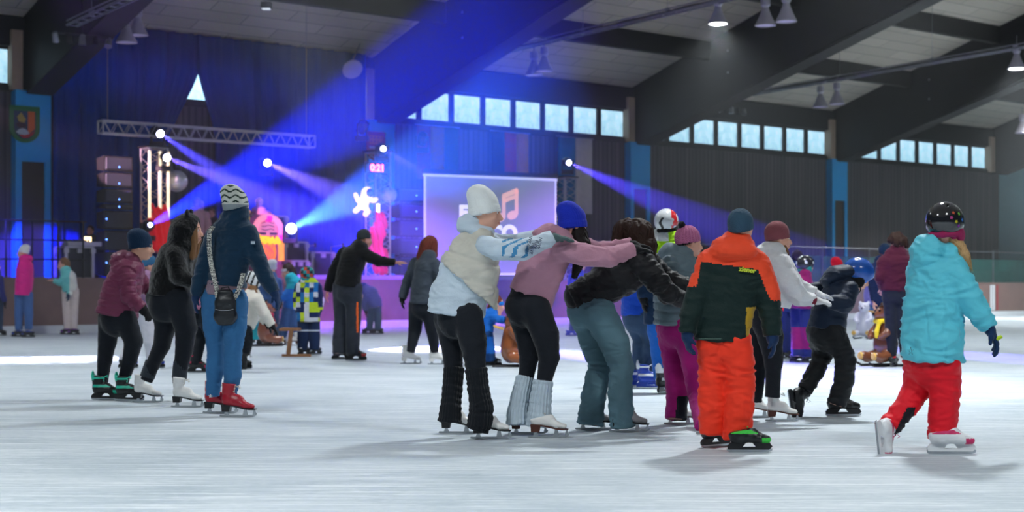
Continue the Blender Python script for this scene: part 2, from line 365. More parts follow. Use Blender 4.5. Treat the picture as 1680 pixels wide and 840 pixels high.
# ice
mb=MB(); mb.add([(-60,-12,0),(75,-12,0),(75,90,0),(-60,90,0),(-60,-12,-.3),(75,-12,-.3),(75,90,-.3),(-60,90,-.3)],[(0,1,2,3),(7,6,5,4),(0,4,5,1),(1,5,6,2),(2,6,7,3),(3,7,4,0)])
struct(mb.build('floor',m_ice))
mb=MB(); mb.hb(AMIN,AMAX,-.3,0,-.0,6.15); mb.hb(AMIN,AMAX,-.3,0,7.15,8.3); struct(mb.build('wall_back',m_wall))
mb=MB(); mb.hb(AMAX,AMAX+.3,-.3,14.5,0,13.0); struct(mb.build('wall_right',m_conc))
mb=MB()
B1=15.0
mb.hexa([W(AMIN,-.3,roofz(-.3)),W(AMAX+.3,-.3,roofz(-.3)),W(AMAX+.3,B1,roofz(B1)),W(AMIN,B1,roofz(B1)),W(AMIN,-.3,roofz(-.3)+.25),W(AMAX+.3,-.3,roofz(-.3)+.25),W(AMAX+.3,B1,roofz(B1)+.25),W(AMIN,B1,roofz(B1)+.25)])
struct(MB().hb(-30,AMAX+.3,B1+.02,52,roofz(B1),roofz(B1)+.25).build('ceiling',m_ceil))
struct(mb.build('ceiling',m_ceil))
# windows: eight openings in each bay
wn=0
for t in range(-1,4):
    for j in range(8):
        a0=t*BAY+.45+j*(BAY-.75)/8+.07; a1=a0+(BAY-.75)/8-.16
        if a0<-1.5 or a1>AMAX: continue
        wn+=1; nm='window_%d'%wn
        mb=MB(); f=.07
        mb.hb(a0-f,a0,-.12,.05,6.15,7.15); mb.hb(a1,a1+f,-.12,.05,6.15,7.15); mb.hb(a0,a1,-.12,.05,6.15,6.22); mb.hb(a0,a1,-.12,.05,7.08,7.15)
        o=struct(mb.build(nm,m_winfr,loc=W((a0+a1)/2,0,6.15)))
        p=MB().hb(a0,a1,-.08,-.05,6.22,7.08).build('pane',m_glass_boost if t==0 else m_glass,o)  # panes behind the curtain glow brighter to light its upper band
# fascia, sill, pillars, beams, purlins, posts
tn=0
def trim(mb,m,**k):
    global tn; tn+=1; return struct(mb.build('trim_%d'%tn,m,**k))
trim(MB().hb(AMIN,AMAX,0,.18,7.15,7.9),m_purlin); trim(MB().hb(AMIN,AMAX,0,.12,6.02,6.15),m_winfr)
PILL=[]
for t in range(0,5):
    c=t*BAY+.12; a0,a1=c-.46,c+.46
    mb=MB(); z1=6.05; zi=4.45 if t!=0 else 4.25
    if t<4:
        mb.hb(a0,a1,0,.30,zi,z1); mb.hb(a0,a0+.16,0,.30,0,zi); mb.hb(a1-.16,a1,0,.30,0,zi)
        if t in(2,3): 
            pass
        o=trim(mb,m_bluep); PILL.append(o)
        MB().hb(a0+.16,a1-.16,.0,.24,0,zi).build('inset_panel',m_inset,o)
    trim(MB().hb(a0-.1,a0+.18,0,.32,6.05,7.55),m_post)
    # main beam: inclined glulam, tapering, with bolts
    mb=MB(); bw=.3; cc=c+.12
    P=[(0.0,5.98),(.35,5.98),(14.9,5.98+.278*14.9),(14.9,roofz(14.9)),(0,roofz(0))]
    mb.add([W(cc-bw,b,z) for b,z in P]+[W(cc+bw,b,z) for b,z in P],[(0,1,2,3,4),(9,8,7,6,5)]+[(i,(i+1)%5,(i+1)%5+5,i+5) for i in range(5)])
    o=trim(mb,m_beam)
    mb=MB()
    for b in (4.5,10.2):
        for dz in(-.35,.35):
            p=W(cc-bw-.02,b,(roofz(b)+6.05+.278*b)/2+dz); mb.tube([p,p+WX*.05],.04,8)
    mb.build('bolt_plate',m_steel,o)
    # lower edge lath
    mb=MB(); mb.hexa([W(cc-bw-.04,b,z) for b,z in((.4,5.95),)]+[W(cc+bw+.04,.4,5.95),W(cc+bw+.04,14.8,5.95+.278*14.4),W(cc-bw-.04,14.8,5.95+.278*14.4)]+[W(cc-bw-.04,.4,6.0),W(cc+bw+.04,.4,6.0),W(cc+bw+.04,14.8,6.0+.278*14.4),W(cc-bw-.04,14.8,6.0+.278*14.4)])
    mb.build('edge_lath',m_purlin,o)
PURL=[3.6,7.3,11.0]
for b in PURL:
    z=roofz(b); trim(MB().hb(AMIN,AMAX,b-.13,b+.13,z-.56,z+.02),m_purlin)
# rink boards
BB=4.0
bd=MB().hb(AMIN,AMAX-.1,BB-.12,BB,.0,1.24).build('trim_boards',m_board); struct(bd); bd.name='trim_40'
MB().hb(AMIN,AMAX-.1,BB,BB+.03,0,.19).build('kick_plate',m_kick,bd); MB().hb(AMIN,AMAX-.1,BB-.14,BB+.02,1.24,1.29).build('top_rail',m_board,bd)
mk=MB()
for a in (36.45,36.62): mk.hb(a,a+.12,BB,BB+.015,.22,1.2)
mk.build('white_post_stripe',m_kick,bd); MB().hb(36.86,36.98,BB,BB+.015,.22,1.2).build('red_post_stripe',mat('red_paint',rgb(150,50,55),rough=.5),bd)
# green safety netting + rail behind boards, right half
m_net=mat('green_net',rgb(28,95,88),rough=.8,bump=.3,bscale=60)
def net_mat():
    m=bpy.data.materials.new('green_safety_net'); m.use_nodes=True; nt=m.node_tree; N=nt.nodes; L=nt.links; b=N['Principled BSDF']; b.inputs['Base Color'].default_value=rgb(28,105,98); b.inputs['Roughness'].default_value=.8
    tc=N.new('ShaderNodeTexCoord'); n=N.new('ShaderNodeTexNoise'); n.inputs['Scale'].default_value=3; L.new(tc.outputs['Object'],n.inputs['Vector']); r=N.new('ShaderNodeMapRange'); r.inputs[3].default_value=.35; r.inputs[4].default_value=.6; L.new(n.outputs['Fac'],r.inputs[0]); L.new(r.outputs[0],b.inputs['Alpha']); return m
m_net=net_mat()
t=thing('safety_net','green safety netting strung behind the rink boards at right','net',W(30,3.2,0))
MB().hb(16.5,AMAX-.4,3.2,3.22,1.0,2.2).build('netting',m_net,t)
mb=MB()
for a in np.arange(17,42.5,2.6): mb.tube([W(a,3.25,0),W(a,3.25,2.55)],.025,6)
mb.build('net_post',m_steel,t,kind='stuff'); MB().tube([W(16.5,3.25,2.5),W(AMAX-.5,3.25,2.5)],.02,6).build('top_rail',m_steel,t)
# bleacher steps behind the netting
t=thing('spectator_steps','grey stepped spectator terrace behind the green netting','steps',W(30,1.5,0))
mb=MB()
for i in range(4): mb.hb(24,AMAX-.4,.1,2.9-.7*i,.45*i,.45*(i+1))
mb.build('steps',m_steps,t)
# =====================================================  STAGE CURTAIN
def curtain_mat():
    m=bpy.data.materials.new('blue_stage_curtain'); m.use_nodes=True; nt=m.node_tree; N=nt.nodes; L=nt.links; b=N['Principled BSDF']; out=N['Material Output']
    tc=N.new('ShaderNodeTexCoord'); n=N.new('ShaderNodeTexNoise'); n.inputs['Scale'].default_value=2.5; L.new(tc.outputs['Object'],n.inputs['Vector'])
    cr=N.new('ShaderNodeValToRGB'); cr.color_ramp.elements[0].color=rgb(8,60,170); cr.color_ramp.elements[1].color=rgb(18,85,205); L.new(n.outputs['Fac'],cr.inputs[0]); L.new(cr.outputs[0],b.inputs['Base Color']); b.inputs['Roughness'].default_value=.9
    tr=N.new('ShaderNodeBsdfTranslucent'); tr.inputs[0].default_value=rgb(20,95,175); ms=N.new('ShaderNodeMixShader'); ms.inputs[0].default_value=.5; L.new(b.outputs[0],ms.inputs[1]); L.new(tr.outputs[0],ms.inputs[2]); L.new(ms.outputs[0],out.inputs[0]); return m
m_cur=curtain_mat()
def curtain(name,a0,a1,z0,z1,b,lab,sweep=None,grp=None):
    nu=int((a1-a0)*26); nv=14; V=[];Fc=[]
    for j in range(nv+1):
        s=j/nv; z=z0+(z1-z0)*s
        for i in range(nu+1):
            u=i/nu; aa=a0+(a1-a0)*u
            if sweep: aa=sweep(aa,z,u)
            V.append(W(aa,b+.07*math.sin(u*(a1-a0)*13.5+.8*math.sin(u*40))+.03*math.sin(u*(a1-a0)*31),z))
    for j in range(nv):
        for i in range(nu): q=j*(nu+1)+i; Fc.append((q,q+1,q+nu+2,q+nu+1))
    mb=MB(); mb.add(V,Fc); o=mb.build(name,m_cur,loc=W((a0+a1)/2,b,z0),smooth=True); setp(o,lab,'curtain',grp)
    md=o.modifiers.new('thick','SOLIDIFY'); md.thickness=.012; return o
ag=WB(325,150,.35)[0]   # where the two halves part
def swl(a,z,u): return a-.95*u**4*max(0,min(1,(6.9-z)/1.8))
def swr(a,z,u): return a+.55*(1-u)**4*max(0,min(1,(6.9-z)/1.6))
curtain('stage_curtain',.62,ag+.05,1.3,roofz(.3)-.05,.35,'left half of the tall blue pleated stage curtain, beside the crest pillar',swl)
curtain('stage_curtain',ag-.05,BAY-.5,1.3,roofz(.3)-.05,.38,'right half of the tall blue pleated stage curtain, beside the clock tower',swr)
# stage deck
t=thing('stage','low black stage deck with pale front edge, behind the rink boards','stage',W(6,2,0))
MB().hb(.2,13.2,.5,3.7,0,1.28).build('deck',m_stage,t)
MB().hb(5.5,13.2,3.7,3.74,1.22,1.40).build('front_edge',mat('pale_edge',rgb(170,165,215),rough=.5),t)
# =====================================================  FLAGS, CRESTS
def flag(px0,px1,pytop,pybot,cols,lab,grp=None):
    a0,z1=WB(px0,pytop,.2); a1,_=WB(px1,pytop,.2); _,z0=WB((px0+px1)/2,pybot,.2)
    z1=6.02; t=thing('flag',lab,'flag',W((a0+a1)/2,.2,z0),grp); n=len(cols)
    for i,(nm,c) in enumerate(cols):
        s0=a0+(a1-a0)*i/n; s1=a0+(a1-a0)*(i+1)/n; V=[];Fc=[]; nu=6; nv=6
        for j in range(nv+1):
            for k in range(nu+1):
                aa=s0+(s1-s0)*k/nu; z=z0+(z1-z0)*j/nv; V.append(W(aa,.2+.03*math.sin(aa*9),z))
        for j in range(nv):
            for k in range(nu): q=j*(nu+1)+k; Fc.append((q,q+1,q+nu+2,q+nu+1))
        o=MB().add(V,Fc).build(nm,cloth('flag_'+nm,c,bump=.1,sheen=0),t,smooth=True); md=o.modifiers.new('t','SOLIDIFY'); md.thickness=.008
    MB().tube([W(a0-.05,.2,z1+.01),W(a1+.05,.2,z1+.01)],.02,6).build('pole',m_steel,t)
flag(683,752,200,295,[('maroon_stripe',(130,25,45)),('ochre_stripe',(150,110,30)),('green_stripe',(20,95,60))],'hanging flag of maroon, ochre and green stripes left above the screen')
flag(806,868,214,294,[('black_stripe',(14,14,18)),('red_stripe',(190,25,40)),('gold_stripe',(205,140,30))],'hanging flag of black, red and gold stripes above the screen')
flag(915,972,222,350,[('blue_stripe',(20,110,160)),('white_stripe',(205,195,200))],'hanging flag of blue and white stripes beside the blue pillar')
def shield(px,py,w,h,b,lab,parts,edge):
    a,z=WB(px,py,b); t=thing('crest',lab,'crest',W(a,b,z-h/2)); 
    def poly(w,h): return [(-w/2,h/2),(w/2,h/2),(w/2,-h*.12)]+[(w/2*math.cos(x),-h*.12-h*.38*math.sin(x)) for x in np.linspace(0,math.pi,13)[1:-1]]+[(-w/2,-h*.12)]
    MB().prism(poly(w,h),W(a,b,z),WX,Vector((0,0,1)),WN*.03).build('rim',edge,t); 
    for i,(nm,pl,m) in enumerate(parts): MB().prism([(x*w,y*h) for x,y in pl],W(a,b+.03,z),WX,Vector((0,0,1)),WN*(.006+.003*i)).build(nm,m,t)
c_=lambda n,*c: mat('crest_'+n,rgb(*c),rough=.6,var=.1)
inner=[(-.36,.36),(.36,.36),(.36,-.1),(.3,-.27),(.15,-.38),(0,-.41),(-.15,-.38),(-.3,-.27),(-.36,-.1)]
shield(40,204,.78,.92,.30,'shield crest with green rim, orange bar and white mound on left blue pillar',[
 ('field',inner,c_('dark',18,60,95)),('orange_bar',[(.1,.36),(.33,.36),(.33,-.12),(.1,-.28)],c_('orange',215,100,35)),('white_mound',[(-.3,-.22),(-.18,-.14),(-.05,-.1),(.08,-.17),(.16,-.26),(0,-.3),(-.2,-.28)],c_('white',190,205,215)),
 ('red_foot',[(-.2,-.3),(0,-.3),(.16,-.25),(.33,-.17),(.26,-.28),(.12,-.36),(-.05,-.38)],c_('red',190,30,50)),('gold_figure',[(-.2,.05),(-.26,.2),(-.12,.32),(-.05,.22),(.03,.14),(-.02,.04)],c_('gold',170,150,60)),('dark_beast',[(-.3,.0),(-.2,.06),(0,.03),(.06,-.04),(-.02,-.12),(-.22,-.1)],c_('beast',45,20,50))],c_('green',40,120,70))
dots=[]
shield(616,240,.66,.86,.30,'red and yellow shield crest on the blue pillar behind the clock tower',[
 ('field',inner,c_('redf',150,25,40)),('gold_chequer',[(-.36,.36),(.36,.36),(.36,.06),(-.36,.06)],c_('amber',205,120,30)),('silver_band',[(-.36,-.0),(-.05,-.0),(-.05,-.1),(-.36,-.1)],c_('silver',180,180,190))]+
 [('red_square',[(x,y),(x+.08,y),(x+.08,y+.06),(x,y+.06)],c_('redf',150,25,40)) for x in(-.3,-.12,.06,.24) for y in(.12,.26)],c_('redf',150,25,40))
# =====================================================  TRUSSES
def truss(mb,p0,p1,u,v,w,seg,r=.022,chords=4):
    p0=Vector(p0);p1=Vector(p1); offs=[u*w/2+v*w/2,u*-w/2+v*w/2,u*-w/2-v*w/2,u*w/2-v*w/2] if chords==4 else [u*w/2,-u*w/2,v*w*.86]
    for o in offs: mb.tube([p0+o,p1+o],r,6)
    for i in range(seg):
        a=p0.lerp(p1,i/seg); b=p0.lerp(p1,(i+.5)/seg); c=p0.lerp(p1,(i+1)/seg); n=len(offs)
        for k in range(n):
            o0,o1=offs[k],offs[(k+1)%n]; mb.tube([a+o0,b+o1,c+o0],r*.55,5)
    for q in (p0,p1):
        for k in range(len(offs)): mb.tube([q+offs[k],q+offs[(k+1)%len(offs)]],r,5)
Zv=Vector((0,0,1))
SB=3.0
# long horizontal truss over the stage
p0=W(*([WB(165,208,SB)[0],SB,WB(165,208,SB)[1]])); p1=W(WB(512,232,SB)[0],SB,WB(165,208,SB)[1])
t=thing('lighting_truss','long horizontal aluminium lattice truss hung above the stage','truss',p0)
mb=MB(); truss(mb,p0,p1,Zv,WN,.30,17,.026); mb.build('lattice',m_alu,t)
for q in(.03,.97): 
    q0=p0.lerp(p1,q); MB().tube([q0+Zv*.15,Vector((q0.x,q0.y,roofz(SB)))],.012,5).build('hanging_cable',m_steel,t)
TOW=[]
def tower(px,py_top,b,lab,w=.5):
    a,z=WB(px,py_top,b); p=W(a,b,1.28 if b<3.9 else 0)
    t=thing('truss_tower',lab,'truss',p)
    mb=MB(); truss(mb,p+Zv*.04,W(a,b,z),WX,WN,w,int((z-1)/.45),.03); mb.build('lattice',m_alu,t)
    MB().hb(a-w*.65,a+w*.65,b-w*.6,b+w*.6,z,z+.04).build('top_plate',m_blk,t); MB().hb(a-w*.7,a+w*.7,b-w*.6,b+w*.6,p.z,p.z+.04).build('base_plate',m_steel,t)
    TOW.append((a,z,b)); return t
tower(253,243,3.0,'aluminium truss tower left on the stage, beside the stack of black speakers',.48)
tower(620,250,3.0,'aluminium truss tower carrying the red clock, right of the stage',.48)
tower(927,292,3.4,'aluminium truss tower behind the right edge of the screen',.46)
for tw in (0,1):      # lit tubes strapped to the towers
    a,z,b=TOW[tw]
    for i,(da,c) in enumerate([(-.26,(1,.78,.5)),(.02,(1,.72,.42)),(.24,(1,.75,.45))] if tw==0 else [(-.18,(1,.8,.7))]):
        zz0,zz1=(2.6,z-.1) if tw==0 else (1.5,3.35)
        o=MB().tube([W(a+da,b+.28,zz0),W(a+da,b+.28,zz1)],.035,8).build('light_tube',mat('tube_glow_%d'%tw,(.9,.8,.7,1),emit=c+(1,),estr=1.2 if tw==0 else 5),loc=W(a+da,b+.28,zz0))
        setp(o,['leftmost glowing light tube on the left truss tower','middle glowing light tube on the left truss tower','rightmost glowing light tube on the left truss tower'][i] if tw==0 else 'glowing white light tube on the truss tower with the red clock','light')
# moving-head spotlights; each really throws its beam
SPOTS=[]
def aim(o,d): o.rotation_euler=Vector(d).to_track_quat('-Z','Y').to_euler()
def mover(pos,target,lab,power,ang,col=(.10,.10,1),blend=.25,up=1,lens=.09,est=40,lin=False):
    pos=Vector(pos); d=(Vector(target)-pos).normalized(); t=thing('moving_head_light',lab,'spotlight',pos-Zv*.35*up)
    q=d.to_track_quat('Z','Y').to_matrix()
    MB().box(pos-Zv*.30*up,(.36,.30,.12)).build('base',m_blk,t)
    mb=MB(); 
    for s in(-1,1): mb.box(pos+q@Vector((s*.17,0,0))-Zv*.1*up,(.04,.10,.36))
    mb.build('yoke',m_blk,t)
    MB().lathe([(.06,-.22),(.13,-.18),(.145,-.05),(.13,.08),(.12,.16),(.10,.16),(.10,.15)],pos,q,16).build('head',m_blkg,t,smooth=True)
    MB().lathe([(.001,.165),(lens*.8,.172),(lens,.165),(lens,.16)],pos,q,16).build('lens',mat('beam_lens',(.8,.8,1,1),emit=(.62,.62,1,1),estr=est),t)
    l=bpy.data.lights.new('beam','SPOT'); l.energy=power; l.spot_size=R(ang); l.spot_blend=blend; l.color=col; l.shadow_soft_size=.045
    if lin:
        l.use_nodes=True; fo=l.node_tree.nodes.new('ShaderNodeLightFalloff'); fo.inputs['Strength'].default_value=1.0; l.node_tree.links.new(fo.outputs['Linear'],l.node_tree.nodes['Emission'].inputs['Strength'])
    o=bpy.data.objects.new('beam_lamp',l); COL.objects.link(o); o.parent=t; o.location=pos+d*.2-parent_world(t); aim(o,d)
    if pos.z>7.5: MB().tube([pos-Zv*.24,Vector((pos.x+.3,pos.y,pos.z+.2)),Vector((pos.x+.3,pos.y,topz(pos)))],.02,6).build('hanging_rod',m_steel,t)
    return t
def AZ(px,py,a):
    r=((px-840)/F,1,(HZ-py)/F); k=(a+A0)/(r[0]*WX.x+r[1]*WX.y); return Vector((r[0]*k,k,CH+r[2]*k))
def WP(px,py,b): a,z=WB(px,py,b); return W(a,b,z)
m_lit=mat('lamp_glow',(1,1,1,1),emit=(.93,1,.97,1),estr=30)
def high_bay(pos,lab,lit=False,power=0,rest=None,scale=1.0,grp=None,soft=.3):
    pos=Vector(pos); t=thing('high_bay_lamp',lab,'lamp',pos,grp); s=scale
    MB().lathe([(.06*s,.42*s),(.12*s,.41*s),(.125*s,.20*s),(.10*s,.18*s),(.07*s,.12*s)],pos,None,14).build('ballast',m_lampw,t,smooth=True)
    MB().lathe([(.085*s,.14*s),(.10*s,.08*s),(.17*s,-.10*s),(.25*s,-.26*s),(.27*s,-.30*s),(.27*s,-.32*s),(.24*s,-.32*s),(.24*s,-.29*s),(.15*s,-.09*s),(.07*s,.10*s)],pos,None,22).build('reflector',m_lampw,t,smooth=True)
    MB().lathe([(.002,-.285*s),(.12*s,-.29*s),(.238*s,-.30*s),(.238*s,-.285*s)],pos,None,22).build('lens',m_lit if lit else mat('lamp_lens_faint_glow',rgb(200,190,230),rough=.3,emit=(.55,.5,.8,1),estr=.12),t)  # unlit lamps: a faint glow is put into the lens material
    MB().tube([pos+Zv*.4*s,(Vector((pos.x,pos.y,topz(pos)-.03))if power>170 and pos.y<45 else pos+Zv*.7*s)],.015,6).build('hook',m_steel,t)
    if power:
        l=bpy.data.lights.new('bay','AREA'); l.shape='DISK'; l.size=soft; l.energy=power; l.color=(.93,.98,1); l.spread=R(125)
        o=bpy.data.objects.new('bay_light',l); COL.objects.link(o); o.parent=t; o.location=(0,0,-.34*s)
    return t
g='unlit bell-shaped hall lamps in pairs'
for px,py,a,b,lab in [(208,50,None,3,'unlit bell lamp hanging top left, lower left one of its pair'),(226,38,None,3,'unlit bell lamp hanging top left, upper right one of its pair'),(876,107,13.8,0,'unlit bell lamp above the window row, left one of its pair, above the black-red-gold flag'),(893,100,13.8,0,'unlit bell lamp above the window row, right one of its pair, above the black-red-gold flag'),
   (1256,22,13.4,0,'unlit bell lamp at the top edge on the dark beam, left one of the pair'),(1290,15,13.2,0,'unlit bell lamp at the top edge on the dark beam, right one of the pair'),(1346,161,24.6,0,'unlit bell lamp under the right cable tray, left one of its pair'),(1373,156,24.3,0,'unlit bell lamp under the right cable tray, right one of its pair'),(1677,205,35.2,0,'pale bell lamp at the right edge of the picture')]:
    p=AZ(px,py,a) if a else WP(px,py,b); high_bay(p,lab,grp=g,scale=.95)
for px,py,a,lab in [(1178,20,13.8,'lit hall lamp glowing white beside the top centre cable tray'),(1668,96,24.4,'lit hall lamp glowing white at the far right under the cable tray')]:
    high_bay(AZ(px,py,a),lab,lit=True,power=160,scale=.95,soft=.4)
# lit lamps out of view: above the skaters, then the added far row and corner
for p,pw,lab in LAMPS: high_bay(p,lab,lit=True,power=pw,scale=1.2,soft=1.0)
# cable trays
def tray(p0,p1,lab,hang=()):
    p0=Vector(p0);p1=Vector(p1); t=thing('cable_tray',lab,'cable tray',p0); mb=MB(); sx=WX*.12
    for s in(-1,1):
        mb.tube([p0+sx*s,p1+sx*s],.03,6); mb.tube([p0+sx*s+Zv*.1,p1+sx*s+Zv*.1],.02,6)
    n=int((p1-p0).length/.45)
    for i in range(n+1): q=p0.lerp(p1,i/n); mb.tube([q-sx,q+sx],.014,5)
    mb.build('rails',m_steel,t); mb=MB()
    for h in hang:
        q=p0.lerp(p1,h); d=(Vector((q.x,q.y,0))+WN*DW).dot(WN); b=d if d>0 else .5; mb.tube([q,Vector((q.x,q.y,roofz(b)))],.008,5)
        mb.box(q+Zv*.08,(.12,.12,.14))
    mb.build('hanger_rod',m_steel,t); mb=MB(); 
    for k in range(3): mb.tube([p0.lerp(p1,i/20)+WX*(.06*(k-1))+Zv*(.05+.015*math.sin(i*1.7+k)) for i in range(21)],.02,5)
    mb.build('cables',m_blk,t)
tray(AZ(760,102,13.8),AZ(1260,-16,13.6),'metal cable tray running up to the top edge over the blue beam',(.15,.45,.72))
tray(AZ(1200,161,24.4),AZ(1700,74,24.4),'metal cable tray on the right under the pale ceiling panels',(.15,.4,.7))
tray(WP(118,42,4.5),WP(235,-12,9),'short metal cable tray at the top left corner',(.3,.8))
def spot_cluster(px,py,b,lab,n=5):
    p=WP(px,py,b); t=thing('spotlight_bar',lab,'spotlight bar',p); MB().tube([p-WX*.75,p+WX*.75],.03,6).build('bar',m_blk,t)
    MB().tube([p,Vector((p.x,p.y,roofz(b)))],.015,5).build('drop_rod',m_blk,t)
    for i in range(n):
        q=p+WX*(-.65+1.3*i/(n-1))-Zv*.10; c=MB().lathe([(.05,.12),(.07,.1),(.08,-.05),(.09,-.12),(.07,-.12)],q,Matrix.Rotation(.5-.25*i,3,'X'),10); c.build('spot',m_blk if i%2 else m_steel,t,smooth=True)
spot_cluster(135,58,4.2,'bar of small spotlights beside the dark beam at top left'); spot_cluster(1200,176,1.6,'bar of small spotlights below the cable tray over the right windows')
p=WP(578,113,1.0); t=thing('ceiling_loudspeaker','white oval horn loudspeaker at the top of the blue curtain','loudspeaker',p)
q=Vector((.3,-.6,-.5)).to_track_quat('Z','Y').to_matrix(); MB().lathe([(.08,-.3),(.12,-.2),(.28,-.02),(.30,.03),(.27,.04),(.1,-.02),(.01,.0)],p,q,22).build('horn',m_lampw,t,smooth=True); MB().tube([p-q@Vector((0,0,.2)),Vector((p.x+.2,p.y+.3,roofz(.8)))],.02,6).build('bracket',m_steel,t)
p=WP(437,9,8); t=thing('flood_lamp','small square floodlight on the ceiling above the curtain','lamp',p); MB().box(p,(.22,.2,.14)).build('housing',m_blk,t); MB().box(p-Zv*.08,(.18,.16,.02)).build('lens',mat('flood_lens',rgb(200,205,210),emit=(.8,.9,1,1),estr=.5),t); MB().tube([p,p+Zv*.5],.012,5).build('hook',m_steel,t)
# loudspeaker stacks
m_grille=mat('speaker_grille',(.035,.04,.055,1),rough=.5,bump=.5,bscale=90,kind='vor'); m_led=mat('blue_led',(.1,.2,1,1),emit=(.1,.25,1,1),estr=5)
def cab(px0,px1,py0,py1,b,lab,grp,led=(.5,.75)):
    a0,z1=WB(px0,py0,b); a1,_=WB(px1,py0,b); _,z0=WB(px0,py1,b); a=(a0+a1)/2
    t=thing('loudspeaker_cabinet',lab,'loudspeaker',W(a,b,z0),grp)
    z0+=.015; w=(a1-a0)/2; poly=[(-w,0),(w,0),(w,z1-z0),(-w,z1-z0)]
    mb=MB(); mb.add([W(a-w,b-.45,z0+.04),W(a+w,b-.45,z0+.04),W(a+w,b,z0),W(a-w,b,z0),W(a-w,b-.45,z1-.04),W(a+w,b-.45,z1-.04),W(a+w,b,z1),W(a-w,b,z1)],[(0,1,2,3),(7,6,5,4),(0,4,5,1),(1,5,6,2),(2,6,7,3),(3,7,4,0)]); mb.build('cabinet',m_blk,t)
    mb=MB(); mb.add([W(a-w*.92,b+.001,z0+.03),W(a+w*.92,b+.001,z0+.03),W(a+w*.92,b+.001,z1-.03),W(a-w*.92,b+.001,z1-.03),W(a-w*.85,b+.03,z0+.05),W(a+w*.85,b+.03,z0+.05),W(a+w*.85,b+.03,z1-.05),W(a-w*.85,b+.03,z1-.05)],[(0,1,5,4),(1,2,6,5),(2,3,7,6),(3,0,4,7),(4,5,6,7)]); mb.build('grille',m_grille,t)
    p=W(a-w+2*w*led[0],b+.035,z0+(z1-z0)*(1-led[1])); MB().lathe([(.001,-.02),(.015,-.014),(.02,0),(.015,.014),(.001,.02)],p,None,8).build('indicator_light',m_led,t)
ys=[255,282,309,335,345,378,413,455]
od=['topmost','second from the top','third from the top','slim pale-barred','fifth from the top','sixth from the top','lowest']
for i in range(7):
    if i==3: continue
    cab(171,218,ys[i],ys[i+1]-1,3.0,'black loudspeaker cabinet in the tall left stack, %s'%od[i],'tall left stack of loudspeakers',(.5,.72) if i<4 else (.06,.45))
cab(171,218,334,344,3.02,'slim pale-fronted unit between cabinets of the tall left speaker stack','tall left stack of loudspeakers',(.5,.5))
for i,(y0,y1) in enumerate([(308,333),(334,360),(361,390),(391,420),(421,452)]):
    cab(655,700,y0,y1-1,2.2,'black loudspeaker cabinet in the stack behind the left edge of the screen, %s'%['topmost','second','third','fourth','lowest'][i],'loudspeaker stack behind the screen',(.6,.5))
# mirror balls
def ballt(px,py,r,b,lab,tw):
    c=WP(px,py,b); t=thing('mirror_ball',lab,'disco ball',c); V=[];Fc=[];n=26;mm=14
    prof=[(max(.001,r*math.cos(x)),r*math.sin(x)) for x in np.linspace(-math.pi/2,math.pi/2,mm+1)]
    MB().lathe(prof,c,None,n).build('mirror_tiles',m_mirror,t)
    p=W(TOW[tw][0]+.2,b,c.z+r+.22); MB().tube([p,c+Zv*(r+.2),c+Zv*r],.03,6).build('bracket',m_blk,t); MB().lathe([(.05,r-.01),(.09,r+.04),(.09,r+.16),(.05,r+.2)],c,None,12).build('motor',m_blk,t)
m_mirror=mat('mirror_tiles',(.85,.85,.88,1),rough=.3,metal=.5,bump=.25,bscale=25,kind='vor',var=.3)
ballt(290,297,.27,3.05,'mirror ball beside the left truss tower, lower left of the stage truss',0); ballt(638,320,.22,3.1,'mirror ball beside the clock tower left of the screen',1)
# LED clock
a,z=WB(619,276,3.35); t=thing('led_clock','black LED clock showing red digits on the right truss tower','clock',W(a,3.35,z)); MB().hb(a-.36,a+.36,3.25,3.35,z-.14,z+.14).build('housing',m_blk,t)
FM=frame3(WX,Zv,WN); text('digits','0:21',.27,mat('red_led',(1,.1,.05,1),emit=(1,.06,.04,1),estr=14),FM,W(a,3.36,z),t,bold=.004)
# projection screen
Zl=40.6; pL=PZ(697,287,Zl); pR=PZ(911,295,Zl*1.044); pR.z=pL.z; ux=(pR-pL).normalized(); ny=ux.cross(Zv); sw=(pR-pL).length; sh=pL.z-PZ(697,449,Zl).z
cc=(pL+pR)/2-Zv*sh/2; t=thing('projection_screen','large projection screen showing white lettering and a pink music note','screen',cc-Zv*sh/2)
SM=frame3(ux,Zv,ux.cross(Zv))
nrm=ux.cross(Zv); 
if nrm.y>0: nrm=-nrm
SM=frame3(ux,Zv,nrm)
def scr_mat():
    m=bpy.data.materials.new('screen_image'); m.use_nodes=True; nt=m.node_tree; N=nt.nodes; L=nt.links; b=N['Principled BSDF']
    tc=N.new('ShaderNodeTexCoord'); n=N.new('ShaderNodeTexNoise'); n.inputs['Scale'].default_value=.5; L.new(tc.outputs['Object'],n.inputs['Vector']); cr=N.new('ShaderNodeValToRGB'); cr.color_ramp.elements[0].position=.3; cr.color_ramp.elements[0].color=rgb(88,112,165); cr.color_ramp.elements[1].position=.7; cr.color_ramp.elements[1].color=rgb(118,132,190); L.new(n.outputs['Fac'],cr.inputs[0]); L.new(cr.outputs[0],b.inputs['Emission Color']); b.inputs['Emission Strength'].default_value=.4; b.inputs['Base Color'].default_value=(.3,.3,.34,1); return m
MB().box(cc,(sw,.03,sh),frame3(ux,-nrm,Zv)).build('image',scr_mat(),t)
mb=MB(); 
for s in(-1,1): mb.box(cc+Zv*s*(sh/2),(sw+.1,.05,.07),frame3(ux,-nrm,Zv)); mb.box(cc+ux*s*sw/2,(.05,.05,sh),frame3(ux,-nrm,Zv))
mb.build('border',mat('screen_border',rgb(200,205,230),rough=.5,emit=(.6,.65,1,1),estr=.45),t)
MB().box(cc+Zv*(sh/2+.1),(sw+.15,.12,.12),frame3(ux,-nrm,Zv)).build('roller_case',m_blk,t)
